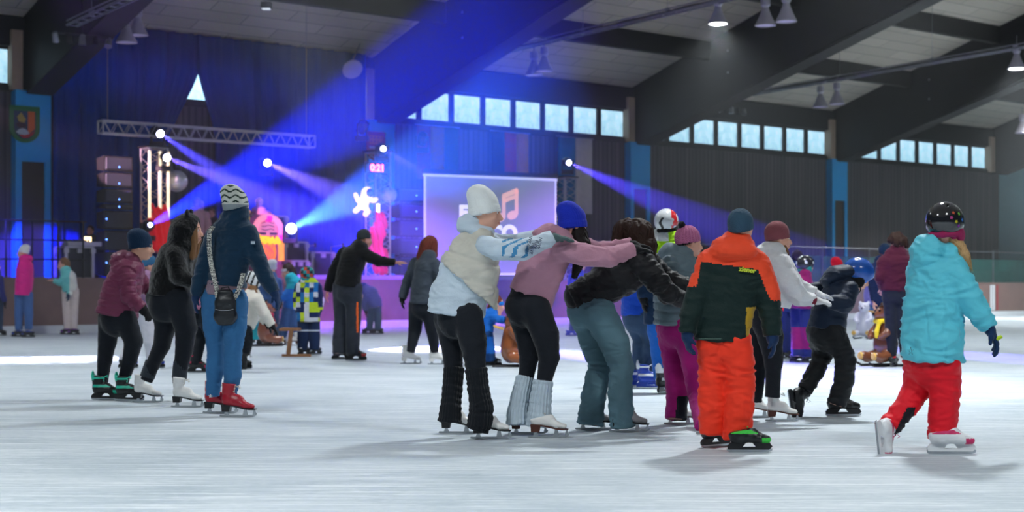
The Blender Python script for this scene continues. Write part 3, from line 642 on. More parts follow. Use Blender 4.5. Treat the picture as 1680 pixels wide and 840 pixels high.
mw=mat('screen_white',rgb(220,220,235),emit=rgb(215,215,235),estr=.75); mn=mat('screen_note',rgb(225,170,170),emit=rgb(215,170,180),estr=.6)
def onscr(px,py):
    r=Vector(((px-840)/F,1,(HZ-py)/F)); C0=Vector((0,0,CH)); k=((cc-C0).dot(nrm))/r.dot(nrm); return C0+r*k+nrm*.02
u1=Zl/F
text('lettering','E',.52,mw,SM,onscr(760,350),t,bold=.03); text('lettering','I',.52,mw,SM,onscr(779,350),t,bold=.03); text('lettering','S',.52,mw,SM,onscr(798,350),t,bold=.03); text('lettering','DISCO',.56,mw,SM,onscr(803,383),t,bold=.03)
mb=MB()
def seg(p,q,w): 
    p=onscr(*p);q=onscr(*q);mb.box((p+q)/2,((q-p).length,.01,w),frame3((q-p).normalized(),-nrm,nrm.cross((q-p).normalized())))
seg((826,320),(826,356),.10); seg((847,311),(847,352),.10); seg((825,322),(849,312),.13); seg((826,330),(847,322),.10)
for c in((820,357),(840,353)): mb.prism([(.16*math.cos(x),.12*math.sin(x)+.03*math.cos(x)) for x in np.linspace(0,2*math.pi,17)[:-1]],onscr(*c),ux,Zv,nrm*.01)
mb.build('music_note',mn,t)
MB().hb(0,.01,0,.01,0,.01)
mb=MB()
for s in(-1,1): mb.tube([cc+ux*s*(sw/2-.1)-Zv*sh/2-nrm*.05,Vector((*(cc+ux*s*(sw/2-.1)-nrm*.05).xy,0))],.03,6)
mb.build('stand_pole',m_steel,t)
# jukebox
SJ=3.3; aj,zj=WB(438,437,SJ); _,zt=WB(438,351,SJ); aw=WB(463,400,SJ)[0]-WB(413,400,SJ)[0]; H=zt-zj
t=thing('jukebox','glowing arched jukebox in pink and orange at the front of the stage','jukebox',W(aj,SJ,1.28))
def arch(w,h,z0,n=18): return [(-w,z0),(w,z0)]+[(w*math.cos(x),h-w+w*math.sin(x)) for x in np.linspace(0,math.pi,n)]
O=W(aj,SJ,zj); hw=aw/2
MB().hb(aj-hw*.95,aj+hw*.95,SJ-.4,SJ+.1,1.28,zj+.05).build('plinth',mat('juke_plinth',rgb(150,95,90),rough=.5),t)
MB().prism(arch(hw,H,0),O,WX,Zv,WN*-.4).build('cabinet',mat('juke_case',rgb(120,60,110),rough=.5,emit=rgb(200,90,190),estr=.15),t)
def em(n,c,s): return mat(n,rgb(*c),rough=.4,emit=rgb(*c),estr=s)
def archtube(w,r,h,m,nm,z0=.1,off=.06,a0=0,a1=math.pi): 
    pts=[]; 
    if a0==0: pts.append(O+WX*w+Zv*z0+WN*off)
    pts+=[O+WX*w*math.cos(x)+Zv*(h-hw+w*math.sin(x))+WN*off for x in np.linspace(a0,a1,16)]
    if a1==math.pi: pts.append(O-WX*w+Zv*z0+WN*off)
    return MB().tube(pts,r,8).build(nm,m,t,smooth=True)
archtube(hw*.86,.075,H,em('juke_pink',(255,140,170),.75),'arch_tube',z0=H*.45)
for s in(-1,1): MB().tube([O+WX*s*hw*.86+Zv*.15+WN*.06,O+WX*s*hw*.86+Zv*H*.52+WN*.06],.08,8).build('side_tube',em('juke_amber',(255,160,55),.8),t)
MB().tube([O+WX*s_*.0+Zv*(H-.12+0*s_)+WN*.08+WX*d for s_,d in((0,-.07),(0,.07))],.09,8).build('top_clip',em('juke_mag',(235,30,170),.8),t)
for s in(-1,1): MB().box(O+WX*s*hw*.86+Zv*H*.55+WN*.1,(.14,.12,.14)).build('side_clip',em('juke_mag',(235,30,170),.8),t)
MB().prism([(x*.66,(y-H*.62)*.9+H*.62) for x,y in arch(hw,H*.98,H*.58)],O+WN*.01,WX,Zv,WN*.03).build('window',em('juke_glass',(235,140,175),.5),t)
mb=MB(); mb.hb(aj-hw*.6,aj-hw*.12,SJ+.05,SJ+.06,zj+H*.60,zj+H*.645); mb.hb(aj+hw*.12,aj+hw*.6,SJ+.05,SJ+.06,zj+H*.60,zj+H*.645)
for i in range(3): mb.tube([O+WX*(x*hw)+Zv*(H*(.70+.07*i)+.02*math.sin(x*9+i))+WN*.05 for x in np.linspace(-.42,.42,9)],.012,5)
mb.build('record_rack',mat('juke_dark',rgb(70,20,120),rough=.4),t)
MB().prism([(hw*.52*math.cos(x),H*.27+(H*.24)*math.sin(x)) for x in np.linspace(0,2*math.pi,24)[:-1]],O+WN*.01,WX,Zv,WN*.05).build('grille_panel',em('juke_orange',(255,140,45),.75),t)
mb=MB()
for i in range(5): mb.tube([O+WX*(hw*(-.28+.14*i)+.03*math.sin(k*1.6+i))+Zv*(H*(.12+.05*k))+WN*.075 for k in range(7)],.014,5)
mb.build('scroll_work',em('juke_red',(210,80,105),.5),t)
mb=MB(); 
for i in range(6): x0=-.75+i*.27; mb.tube([O+WX*(hw*(x0+.13*math.cos(k)))+Zv*(H*.5+.085*math.sin(k*1.3+i)+(.06 if i==0 else 0))+WN*.10 for k in np.linspace(0,5.5,9)],.035,6)
mb.build('yellow_script',em('juke_yellow',(255,200,35),.85),t)
# stage furniture
m_caseb=mat('flight_case_panel',(.02,.02,.035,1),rough=.4); m_edge=mat('case_edge_aluminium',rgb(200,195,205),rough=.35,metal=.6)
def case(px0,px1,py0,py1,b,d,lab,z0=None,grp=None):
    a0,z1=WB(px0,py0,b); a1,_=WB(px1,py0,b); 
    if z0 is None: z0=WB(px0,py1,b)[1]
    t=thing('flight_case',lab,'flight case',W((a0+a1)/2,b,z0),grp); MB().hb(a0+.03,a1-.03,b-d+.03,b-.03,z0+.02,z1-.02).build('panels',m_caseb,t)
    mb=MB(); e=.035
    for a in(a0,a1):
        for bb in(b-d,b): mb.hb(a-e,a+e,bb-e,bb+e,z0,z1)
    for z in(z0,z1):
        for a in(a0,a1): mb.hb(a-e,a+e,b-d,b,z-e*.6,z+e*.6)
        for bb in(b-d,b): mb.hb(a0,a1,bb-e,bb+e,z-e*.6,z+e*.6)
    mb.build('edges',m_edge,t); mb=MB()
    for a in(a0,(a0+a1)/2,a1): mb.hb(a-.06,a+.06,b-.02,b+.05,z1-.14,z1-.03)
    mb.build('latch',m_edge,t); return t
case(404,470,353,440,2.35,.7,'tall dark case with pale corners behind the jukebox',1.28)
case(468,503,397,437,2.9,.5,'flight case with pale edges right of the jukebox',1.28); case(480,505,428,446,3.55,.35,'small flight case low in front of the pale-edged one',1.28)
case(512,548,414,440,2.6,.5,'wide dark case with thin edges left of the man in black',1.28)
# DJ desk at left
t=case(108,152,405,452,3.3,.6,'silver-edged flight case desk of the DJ on the left',1.28)
a0,z1=WB(106,404,3.3); t=thing('dj_mixer','pale mixer console with small lamps on the flight case desk','mixer',W(a0+.5,3.0,z1)); MB().hb(a0+.1,a0+.95,2.75,3.25,z1+.02,z1+.12).build('body',m_edge,t); mb=MB()
for i in range(6): mb.tube([W(a0+.2+i*.12,3.1,z1+.12),W(a0+.2+i*.12,3.1,z1+.17)],.02,6)
mb.build('knobs',m_blkg,t); MB().hb(a0+.65,a0+.8,2.9,3.0,z1+.12,z1+.25).build('desk_lamp',em('desk_lamp_glow',(255,220,170),2.5),t)
# dark platform railing at left
t=thing('railing','thin dark railing above the boards at the far left','railing',W(-1,3.4,0)); mb=MB(); a1=WB(142,362,3.4)[0]; zr=WB(60,362,3.4)[1]
for z in(zr,zr-.45,zr-.9): mb.tube([W(-3,3.4,z),W(a1,3.4,z)],.022,6)
mb.build('rails',m_blk,t); mb=MB()
for a in np.arange(-3,a1,.62): mb.tube([W(a,3.4,0),W(a,3.4,zr)],.022,6)
mb.build('posts',m_blk,t)
# rope of equipment: microphone stands
for px,lab in ((497,'thin microphone stand beside the flight cases'),(543,'thin microphone stand behind the wide dark case')):
    p=WP(px,405,2.8); t=thing('microphone_stand',lab,'microphone stand',Vector((p.x,p.y,1.28))); MB().tube([Vector((p.x,p.y,1.28)),p,p+WX*.35+Zv*.05],.015,6).build('pole',m_steel,t); MB().lathe([(.17,0),(.17,.02),(.02,.04)],Vector((p.x,p.y,1.28)),None,14).build('foot',m_blk,t); MB().lathe([(.01,-.07),(.03,-.05),(.04,.02),(.025,.06),(.001,.07)],p+WX*.38+Zv*.05,None,10).build('microphone',m_blkg,t)
# draped red figures on the towers
def drape(px,py0,py1,b,w,lab,c,twist,seed,horns,cat='decoration',em_=None):
    a,zt=WB(px,py0,b); _,z0=WB(px,py1,b); H=zt-z0; m=mat('satin_%d'%seed,rgb(*c),rough=.35,sheen=.4,bump=.2,bscale=14,emit=em_ and rgb(*em_),estr=.3 if em_ else 0)  # satin is given a faint glow of its own to look lit
    p=W(a,b,z0); t=thing('draped_figure',lab,cat,p); lat=tuple(WX)
    pts=[];ru=[];rv=[]
    for i,(s,k) in enumerate([(1,.42),(.9,.62),(.78,.75),(.6,1),(.42,.8),(.25,1.0),(.1,.7),(0,.9)]): pts.append(W(a+twist*math.sin(i*1.3)*.12,b,z0+H*s)); ru.append(w*k); rv.append(w*k*.55)
    pr=[Chain(pts,ru,rv,lat,k=.04)]
    if horns: pr+=[Chain([W(a+s*w*.35,b,zt),W(a+s*w*.62,b,zt+.16)],[.06,.02],[.06,.02],lat,k=.03) for s in(-1,1)]
    def dsp(V,N,tau,tg): return .04*np.sin((V@np.array(tuple(WX)))*38+V[:,2]*(5+6*twist)+vnoise(V*2,seed)*3)
    sdf_obj('satin_cloth',pr,.03,m,t,dsp); MB().tube([W(a,b,z0-.2),W(a,b,z0+H*.3)],.03,6).build('pole',m_steel,t)
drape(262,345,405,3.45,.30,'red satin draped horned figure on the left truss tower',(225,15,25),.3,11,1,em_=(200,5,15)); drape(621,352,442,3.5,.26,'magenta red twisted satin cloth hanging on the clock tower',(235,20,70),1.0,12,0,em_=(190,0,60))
# floating astronaut figure
p=WP(600,330,3.6); t=thing('astronaut_figure','glowing white floating astronaut figure on the clock tower','decoration',p); L3=lambda x,y,z:p+WX*x+WN*y+Zv*z
pr=[Ell(L3(.05,0,.22),(.16,.16,.17)),Chain([L3(0,0,.1),L3(-.1,0,-.12)],[.15,.14],[.13,.12],tuple(WX),k=.04),Chain([L3(-.08,0,.05),L3(-.28,.05,.0),L3(-.36,.05,.16)],[.06]*3,[.06]*3,tuple(WX)),Chain([L3(.1,0,.05),L3(.22,.05,.02),L3(.30,.05,.06)],[.06]*3,[.06]*3,tuple(WX)),Chain([L3(-.12,0,-.15),L3(-.24,.05,-.18),L3(-.36,.05,-.28)],[.08,.07,.07],[.08,.07,.07],tuple(WX)),Chain([L3(-.02,0,-.15),L3(.04,.05,-.28),L3(-.04,.05,-.36)],[.08,.07,.07],[.08,.07,.07],tuple(WX))]
sdf_obj('suit',pr,.025,mat('astronaut_white',rgb(255,225,240),rough=.4,emit=(1,.72,.85,1),estr=.9),t); MB().lathe([(.001,.03),(.08,.025),(.12,0)],L3(.05,.13,.22),frame3(WX,Zv,WN),14).build('visor',m_blkg,t,smooth=True)
MB().tube([L3(0,0,0),W(TOW[1][0],TOW[1][2]+.1,p.z)],.02,6).build('support_rod',m_steel,t)
# =====================================================  BEAMS OF LIGHT
def ext(p,px,py,Z): return PZ(px,py,Z)
mover(WP(259,217,3.1),PZ(430,330,33),'moving head on top of the left tower, shining down to the right',BM*2.6,5.5,col=(.09,.07,1))
mover(WP(270,257,3.3),PZ(430,320,33),'moving head under the top of the left tower beside the mirror ball',BM*2.6,5.5,col=(.16,.10,1))
mover(WP(436,266,3.1),PZ(560,322,34),'moving head hanging from the stage truss, shining right',BM*2.6,6,col=(.16,.10,1))
mover(WP(243,371,3.5),PZ(905,10,22),'moving head low on the left tower, throwing the widest beam up',BM*6,8.5,col=(.006,.018,1),blend=.5,lens=.05,est=12)
mover(WP(476,376,3.6),PZ(815,210,24),'moving head beside the jukebox, its round lens glowing white',BM*6,7.5,col=(.03,.12,1),lens=.13,blend=.5)
mover(WP(627,243,3.3),PZ(720,300,35),'moving head on top of the clock tower, shining right',BM*1.6,3.8,col=(.09,.07,1),lens=.07)
mover(WP(931,266,3.6),PZ(1170,372,34),'moving head on the tower behind the screen, shining right',BM*3,4.4,col=(.09,.05,1),lens=.07)
# washes from rigs beyond the left edge of the picture and above
mover(W(-6.5,6,5.6),G(110,540)+Vector((0,.5,.3)),'moving head beyond the left edge lighting the left boards blue',BM*.35,22,col=(.06,.04,1),blend=.3)
def wash(pos,tgt,lab,power,ang,col,blend=.6): return mover(pos,tgt,lab,power,ang,col,blend,lens=.08,est=8,lin=True)
wash((-9,17.5,8.3),G(70,591),'moving head out of frame lighting the white oval on the left ice',BP*10,15,(.75,.72,1),.12)
wash((-5,19,9.3),G(720,573),'moving head out of frame lighting the white streak on the middle ice',BP*14,11,(.72,.7,1),.15)
wash((2,20,9.6),G(930,577),'moving head out of frame lighting the ice behind the bending skater',BP*8,9,(.72,.7,1),.2)
wash((8,20,9.6),G(1330,577),'moving head out of frame lighting the violet ice at right',BP*1.6,15,(.30,.22,1),.7)
wash((-9,19,9.0),W(8.6,4,.5),'moving head out of frame washing the stage boards violet',BP*4.5,17,(.35,.10,1),.8)
wash((0,20,9.4),W(16.5,4,.4),'moving head out of frame washing the boards behind the pink hoodie violet',BP*2.5,15,(.35,.12,1),.8)
wash(W(8,3.4,5.4),W(7.5,1.0,1.6),'moving head on the stage truss washing the curtain foot blue',BP*1.8,80,(.05,.03,1),.8)
wash(W(10,3.4,5.2),W(11.5,.3,1.6),'moving head on the stage truss washing the curtain beside the clock blue',BP*1.8,70,(.03,.03,1),.8)
mover(W(-4.5,5,5.5),W(5.2,1.6,3.1),'moving head beyond the left edge lighting the performers pink',8000,12,col=(1,.55,.75),est=10)
# haze hanging in the far half of the hall
hz=bpy.data.materials.new('stage_haze'); hz.use_nodes=True; nt=hz.node_tree; nt.nodes.remove(nt.nodes['Principled BSDF']); v=nt.nodes.new('ShaderNodeVolumeScatter'); v.inputs['Density'].default_value=HZD; v.inputs['Anisotropy'].default_value=.35; v.inputs['Color'].default_value=(.9,.95,1,1); nt.links.new(v.outputs[0],nt.nodes['Material Output'].inputs['Volume'])
P_=[(.2,.02),(21,.02),(21,12.4),(15,12.4),(.2,7.85)]; mb=MB(); mb.add([W(-7,b,z) for b,z in P_]+[W(AMAX-.05,b,z) for b,z in P_],[(0,1,2,3,4),(9,8,7,6,5)]+[(i,(i+1)%5,(i+1)%5+5,i+5) for i in range(5)]); o=mb.build('stage_haze',hz,loc=W(15,8,0)); setp(o,'thin blue-lit smoke haze filling the far half of the hall','haze',kind='stuff')
o.visible_shadow=True
# =====================================================  PEOPLE: building kit
class Half:
    def __init__(s,c,n,k=.004): s.c=np.array(tuple(c),float); s.n=np.array(tuple(n),float); s.n/=np.linalg.norm(s.n); s.k=k; s.op=-1; s.tag=0; s.lo=np.full(3,-200.); s.hi=np.full(3,200.)
    def ev(s,X,full=False): return -((X-s.c)@s.n)
def rot(yaw,pitch=0,roll=0):
    """columns forward, left, up; yaw 0 faces right, 90 away, -90 the camera; pitch>0 looks up"""
    M=Matrix.Rotation(R(yaw),3,'Z')@Matrix.Rotation(R(-pitch),3,'Y')@Matrix.Rotation(R(roll),3,'X'); return M
SKIN={}
def skin(n,c): return mat('skin_'+n,rgb(*c),rough=.5,bump=.06,bscale=60,var=.06,spec=.4)
SK_L=skin('light',(228,172,148)); SK_M=skin('warm',(200,142,115)); SK_D=skin('tan',(170,115,92))
m_eyew=mat('eye_white',(.8,.8,.78,1),rough=.2); m_iris=mat('eye_iris',(.05,.035,.03,1),rough=.1); m_lip=mat('lips',rgb(185,95,90),rough=.4); m_brow=mat('eyebrow_hair',(.05,.03,.02,1),rough=.9)
m_blade=mat('skate_blade_steel',rgb(185,190,195),rough=.25,metal=.9)
def cap(pts,r,k=.012,tag=0,lat=(0.13,0.98,.1),rv=None,flat=(0,0)): return Chain(pts,r,rv if rv is not None else r,lat,k=k,tag=tag,flat=flat)
def head_prims(c,M,s,neck_to):
    f,l,u=[M.col[i] for i in range(3)]; c=Vector(c); A=np.array([f,l,u]); q=lambda a,b,d:c+(f*a+l*b+u*d)*s
    P=[Ell(q(-.008,0,.032),(.096*s,.077*s,.092*s),.02,A),Ell(q(.022,0,-.035),(.066*s,.062*s,.085*s),.025,A),Ell(q(.058,0,-.094),(.030*s,.030*s,.026*s),.025,A),
       Ell(q(.070,0,-.010),(.022*s,.045*s,.05*s),.02,A),
       cap([q(.088,0,.004),q(.104,0,-.024),q(.116,0,-.040)],[.008*s,.010*s,.0125*s],.008),Ell(q(.100,0,-.044),(.014*s,.019*s,.009*s),.006,A),
       cap([q(.082,-.034,.018),q(.091,0,.014),q(.082,.034,.018)],[.009*s]*3,.01),
       cap([q(.088,-.019,-.068),q(.098,0,-.066),q(.088,.019,-.068)],[.0055*s,.008*s,.0055*s],.006),cap([q(.086,-.017,-.077),q(.095,0,-.079),q(.086,.017,-.077)],[.006*s,.0085*s,.006*s],.006)]
    for t in(-1,1):
        P+=[Ell(q(.058,t*.036,-.036),(.028*s,.024*s,.024*s),.015,A),Ell(q(.098,t*.031,.0),(.014*s,.015*s,.011*s),.012,A,op=-1),Ell(q(-.004,t*.078,-.008),(.018*s,.010*s,.032*s),.006,A)]
    a=q(-.018,0,-.055); P+=[cap([a,Vector(neck_to)],[.055*s,.062*s],.03)]
    return P
def face_bits(par,c,M,s):
    f,l,u=[M.col[i] for i in range(3)]; c=Vector(c); q=lambda a,b,d:c+(f*a+l*b+u*d)*s
    for t in(-1,1):
        e=MB().lathe([(max(.0005,.0105*s*math.cos(x)),.0105*s*math.sin(x)) for x in np.linspace(-math.pi/2,math.pi/2,9)],q(.080,t*.031,-.001),None,12).build('eye',m_eyew,par,smooth=True)
        MB().lathe([(.006*s,-.001),(.006*s,.001),(.001,.0022)],q(.0902,t*.031,-.001),frame3(l,u,f),10).build('iris',m_iris,e)
        MB().tube([q(.088,t*.016,.022),q(.090,t*.030,.027),q(.078,t*.046,.022)],[.003*s,.004*s,.002*s],6).build('eyebrow',m_brow,par)
    MB().tube([q(.094,-.017,-.0722),q(.1015,-.006,-.0705),q(.1035,0,-.0722),q(.1015,.006,-.0705),q(.094,.017,-.0722)],[.0025*s,.0045*s,.0045*s,.0045*s,.0025*s],6).build('lips',m_lip,par,smooth=True)
def hand_prims(w,d,n,s=1.0,curl=.35,mir=1,fat=1.0,spread=.12):
    d=Vector(d).normalized(); n=Vector(n); n=(n-d*n.dot(d)).normalized(); sd=n.cross(d).normalized()*mir; w=Vector(w)
    P=[Chain([w-d*.01*s,w+d*.04*s,w+d*.088*s],np.array([.026,.037,.039])*s*fat,np.array([.020,.018,.014])*s*fat,tuple(sd),k=.008)]
    for i,(o,L) in enumerate([(.030,.068),(.010,.078),(-.010,.073),(-.029,.056)]):
        b=w+d*(.080-abs(i-1.3)*.004)*s+sd*o*s; dd=(d+sd*o*spread*25).normalized(); pts=[b]; a=curl*(.7+.12*i); cu=0
        for j,fr in enumerate((.45,.31,.24)):
            cu+=a*(1 if j else .7); v=dd*math.cos(cu)+n*math.sin(cu); pts.append(pts[-1]+v*L*fr*s)
        r=np.array([.0100,.0095,.0088,.0075])*s*fat; P.append(Chain(pts,r,r,tuple(sd),k=.004))
    b=w+d*.018*s+sd*.026*s; v=(d*.62+sd*.68+n*.30).normalized(); m1=b+v*.038*s; v2=(d*.85+sd*.30+n*(.3+curl*.5)).normalized(); r=np.array([.0135,.0115,.0095])*s*fat
    P.append(Chain([b,m1,m1+v2*.034*s],r,r,tuple(sd),k=.008)); return P
# ---- skates, modelled once per kind and colour, standing on the ice at the origin and pointing along x
SKC={}
def skate_kit(kind,main,acc,sole):
    key=(kind,main.name,acc.name,sole.name)
    if key in SKC: return SKC[key]
    lat=(0,1,0); parts=[]
    low=kind.endswith('_low'); kind=kind.replace('_low','')
    if kind=='figure':
        pr=[Chain([(-.070,0,.262),(-.078,0,.20),(-.076,0,.155),(-.074,0,.128)],[.046,.038,.036,.036],[.056,.047,.046,.045],lat,k=.02,flat=(1,0)),Chain([(-.084,0,.127),(-.02,0,.118),(.06,0,.092),(.118,0,.081)],[.037,.035,.042,.030],[.038,.038,.028,.020],lat,k=.03),Ell((.0,0,.135),(.05,.028,.04),.03)]
        if low: pr.append(Half((0,0,.165),(-.25,0,1)))
        boot=sdf_data('skate_boot',pr,.0065,[main,acc],None,folds(.0015,30,3)); parts.append(('boot',boot))
        mb=MB(); X=Vector((1,0,0))
        mb.prism([(-.126,.084),(-.05,.084),(0,.074),(.05,.062),(.10,.055),(.146,.056),(.150,.064),(.10,.066),(.05,.074),(0,.086),(-.05,.094),(-.126,.096)],(0,.033,0),X,Zv,Vector((0,-.066,0)))
        mb.prism([(-.122,.040),(-.062,.040),(-.052,.088),(-.126,.090)],(0,.031,0),X,Zv,Vector((0,-.062,0)))
        parts.append(('sole',data(mb,'sole',sole))); mb=MB()
        mb.prism([(-.150,.004),(-.14,0),(.12,0),(.150,.012),(.158,.030),(.150,.034),(.140,.020),(.12,.016),(-.145,.014)],(0,.002,0),Vector((1,0,0)),Zv,Vector((0,-.004,0)))
        for x0,x1,z in((-.105,-.075,.042),(.045,.078,.060),(.125,.148,.054)): mb.prism([(x0-.004,.012),(x1+.004,.012),(x1-.006,z),(x0+.006,z)],(0,.004,0),Vector((1,0,0)),Zv,Vector((0,-.008,0)))
        parts.append(('blade',data(mb,'blade',m_blade))); path=[(-.018,.245),(-.026,.222),(-.030,.199),(-.026,.176),(-.012,.156),(.010,.143),(.034,.128)]
    else:
        pr=[Chain([(-.078,0,.245),(-.082,0,.19),(-.080,0,.13),(-.074,0,.10)],[.052,.044,.043,.042],[.060,.056,.056,.052],lat,k=.02,flat=(1,0)),Chain([(-.085,0,.104),(-.01,0,.104),(.07,0,.096),(.122,0,.088)],[.042,.042,.049,.038],[.042,.042,.036,.028],lat,k=.03),Ell((-.135,0,.25),(.012,.035,.045),.02),Ell((.0,0,.135),(.06,.032,.04),.03)]
        if low: pr.append(Half((0,0,.165),(-.25,0,1)))
        pr.append(Half((0,0,.064),(0,0,-1)))
        def mf(C): x,y,z=C[:,0],C[:,1],C[:,2]; return np.where(((x>.085)&(z<.1))|((np.abs(y)>.03)&(z>.13)&(z<.155))|((x<-.11)&(z>.2))|((z>.215)&(z<.232)),1,0)
        parts.append(('boot',sdf_data('skate_boot',pr,.0065,[main,acc],mf,folds(.002,26,5)))); mb=MB(); X=Vector((1,0,0)); Y=Vector((0,-.022,0))
        mb.prism([(-.145,.018),(.135,.018),(.158,.040),(.14,.066),(.02,.066),(.045,.036),(-.045,.036),(-.02,.066),(-.128,.066),(-.150,.040)],(0,.011,0),X,Zv,Y)
        parts.append(('sole',data(mb,'blade_holder',sole))); mb=MB(); mb.prism([(-.150,.008),(-.135,0),(.13,0),(.155,.010),(.160,.026),(-.152,.026)],(0,.002,0),X,Zv,Vector((0,-.004,0))); parts.append(('blade',data(mb,'blade',m_blade)))
        path=[(-.014,.232),(-.020,.212),(-.022,.192),(-.014,.172),(.004,.158),(.030,.147),(.054,.138)]
    mb=MB(); pts=[]
    if low: path=path[-4:]
    for i,(x,z) in enumerate(path):
        y=.016*(1 if i%2 else -1); mb.tube([(x,-.017,z),(x+.005,0,z+.003),(x,.017,z)],.0028,5)
        if i: px_,pz_=path[i-1]; mb.tube([(px_,-y,pz_),(x,y,z)],.0026,5)
    if not low: mb.tube([(-.012,0,.238),(.014,.018,.250),(.020,.02,.226),(-.008,0,.234),(.016,-.018,.246),(.02,-.016,.22)],.0026,5)
    parts.append(('laces',data(mb,'laces',acc if kind!='figure' else mat('lace_cream',rgb(205,200,185),rough=.9))))
    SKC[key]=parts; return parts
def data(mb,name,m):
    o=mb.build(name,m,loc=(0,0,0),smooth=False); me=o.data; bpy.data.objects.remove(o); return me
def sdf_data(name,pr,h,m,mf,disp):
    o=sdf_obj(name,pr,h,m,None,disp,mf,base=(0,0,0)); me=o.data; bpy.data.objects.remove(o); return me
class Person:
    def __init__(s,label,foot,yaw=0,group=None,h=.010,skin=None,tops=None):
        b=G(*foot) if len(foot)==2 else W(WB(foot[0],400,foot[2])[0],foot[2],1.28); s.Z=b.y; s.k=s.Z/F; s.base=b; s.yaw=yaw; s.h=h; s.t=thing('person',label,'person',b,group); s.body=[]; s.skin=skin or SK_L; s.hair=None; s.near=s.Z<16
    def J(s,px,py,dz=0): return PZ(px,py,s.Z+dz)
    def lat(s,yaw): return (-math.sin(R(yaw)),math.cos(R(yaw)),0)
    def ch(s,pts,yaw=None,k=.02,flat=(0,0),tag=0,pw=2,f=1.0):
        """pts: (px,py,dz,r) or (px,py,dz,lateral half width,front-back half width) all in photo pixels"""
        yaw=s.yaw if yaw is None else yaw
        return Chain([s.J(*p[:3]) for p in pts],[p[3]*s.k*f for p in pts],[(p[4] if len(p)>4 else p[3])*s.k*f for p in pts],s.lat(yaw),k=k,flat=flat,tag=tag,pw=pw)
    def el(s,px,py,dz,r,yaw=None,pitch=0,k=.02,op=1):
        M=rot(s.yaw if yaw is None else yaw,pitch); r=[q*s.k for q in (r if isinstance(r,(tuple,list)) else (r,)*3)]
        return Ell(s.J(px,py,dz),r,k,np.array([M.col[i] for i in range(3)]),op)
    def part(s,name,prims,m,disp=None,matf=None,h=None,label=None,par=None):
        return sdf_obj(name,prims,h or s.h,m,par or s.t,disp,matf,label=label)
    def pxf(s,fn): return lambda C: fn(840+F*C[:,0]/s.Z,HZ-(C[:,2]-CH)*F/s.Z,C[:,1]-s.Z)
    def head(s,px,py,hpx,yaw=None,pitch=0,roll=0,dz=0,neck=None,face=True):
        s.hy=s.yaw if yaw is None else yaw; s.M=rot(s.hy,pitch,roll); s.c=s.J(px,py,dz); s.s=hpx*s.k/.24
        nk=s.J(*neck) if neck else s.c-Vector((0,0,.17*s.s)); s.body+=head_prims(s.c,s.M,s.s,nk); s.face=face; return s
    def q(s,a,b,d): f,l,u=[s.M.col[i] for i in range(3)]; return s.c+(f*a+l*b+u*d)*s.s
    def A(s,pitch=0):
        M=s.M@Matrix.Rotation(R(-pitch),3,'Y'); return M,np.array([M.col[i] for i in range(3)])
    def torso(s,pts,yaw=None,k=.03): s.body.append(s.ch(pts,yaw,k,f=.82)); return s
    def jacket(s,m,torso,arms=(),hood=None,disp=None,yaw=None,name='jacket',matf=None,extra=(),pw=2.3,armk=.03,label=None,bare=True,inner=True):
        s.body.append(s.ch(torso,yaw,.03,(0,1),f=.80)); 
        pr=[s.ch(torso,yaw,.03,(0,1),pw=pw)]
        for i,a in enumerate(arms):
            pr.append(s.ch(a,yaw,armk,(0,1),tag=1+i)); s.body.append(s.ch(a,yaw,.02,(0,1),f=.72))
        pr+=list(hood or [])+list(extra)
        return s.part(name,pr,m,disp,s.pxf(matf) if matf else None,label=label)
    def cuffs(s,arms,m,w=5,grow=1.06,name='cuff'):
        for a in arms:
            p,q=a[-2],a[-1]; d=Vector(q[:2])-Vector(p[:2]); L=max(d.length,1); e=tuple(q[i]-(q[i]-p[i])*w/L for i in range(3))
            s.part(name,[s.ch([e+(q[3]*grow,),q[:3]+(q[3]*grow*.92,)],None,.005,(1,1))],m,ribs(30,.0012) if s.near else None,h=.006 if s.near else s.h)
    def band(s,pts,m,yaw=None,name='hem_band',disp=None): return s.part(name,[s.ch(pts,yaw,.005,(1,1),pw=2.3)],m,disp or ribs(70,.002))
    def pants(s,m,legs,pelvis=None,disp=None,name='trousers',matf=None,flat=1,h=None,yaw=None,label=None):
        pr=[]
        for i,l in enumerate(legs): pr.append(s.ch(l,yaw,.025,(0,flat),tag=i)); s.body.append(s.ch(l,yaw,.02,(0,1),f=.75))
        if pelvis: pr.append(s.ch(pelvis,yaw,.035)); s.body.append(s.ch(pelvis,yaw,.03,f=.85))
        return s.part(name,pr,m,disp,s.pxf(matf) if matf else None,h=h,label=label)
    def glove(s,a,m,d,n,mir=1,curl=.35,sc=1.0,bare=False,fat=1.12,cuff=True,spread=.12):
        """a: the arm chain; the hand starts at its last point"""
        w=s.J(*a[-1][:3]); dd=Vector(d); pr=hand_prims(w+dd.normalized()*.012,dd,n,sc,curl,mir,1.0 if bare else fat,spread)
        if bare: s.body+=pr; return
        if cuff:
            p=s.J(*a[-2][:3]); b=(w-p).normalized(); r=a[-1][3]*s.k*.95; pr.append(Chain([w-b*.03,w+dd.normalized()*.02],[r,r*.85],[r*.8,r*.7],tuple((Vector(n).cross(dd)).normalized()),k=.012,flat=(1,0)))
        s.part('glove',pr,m,None,h=.006 if s.near else .009)
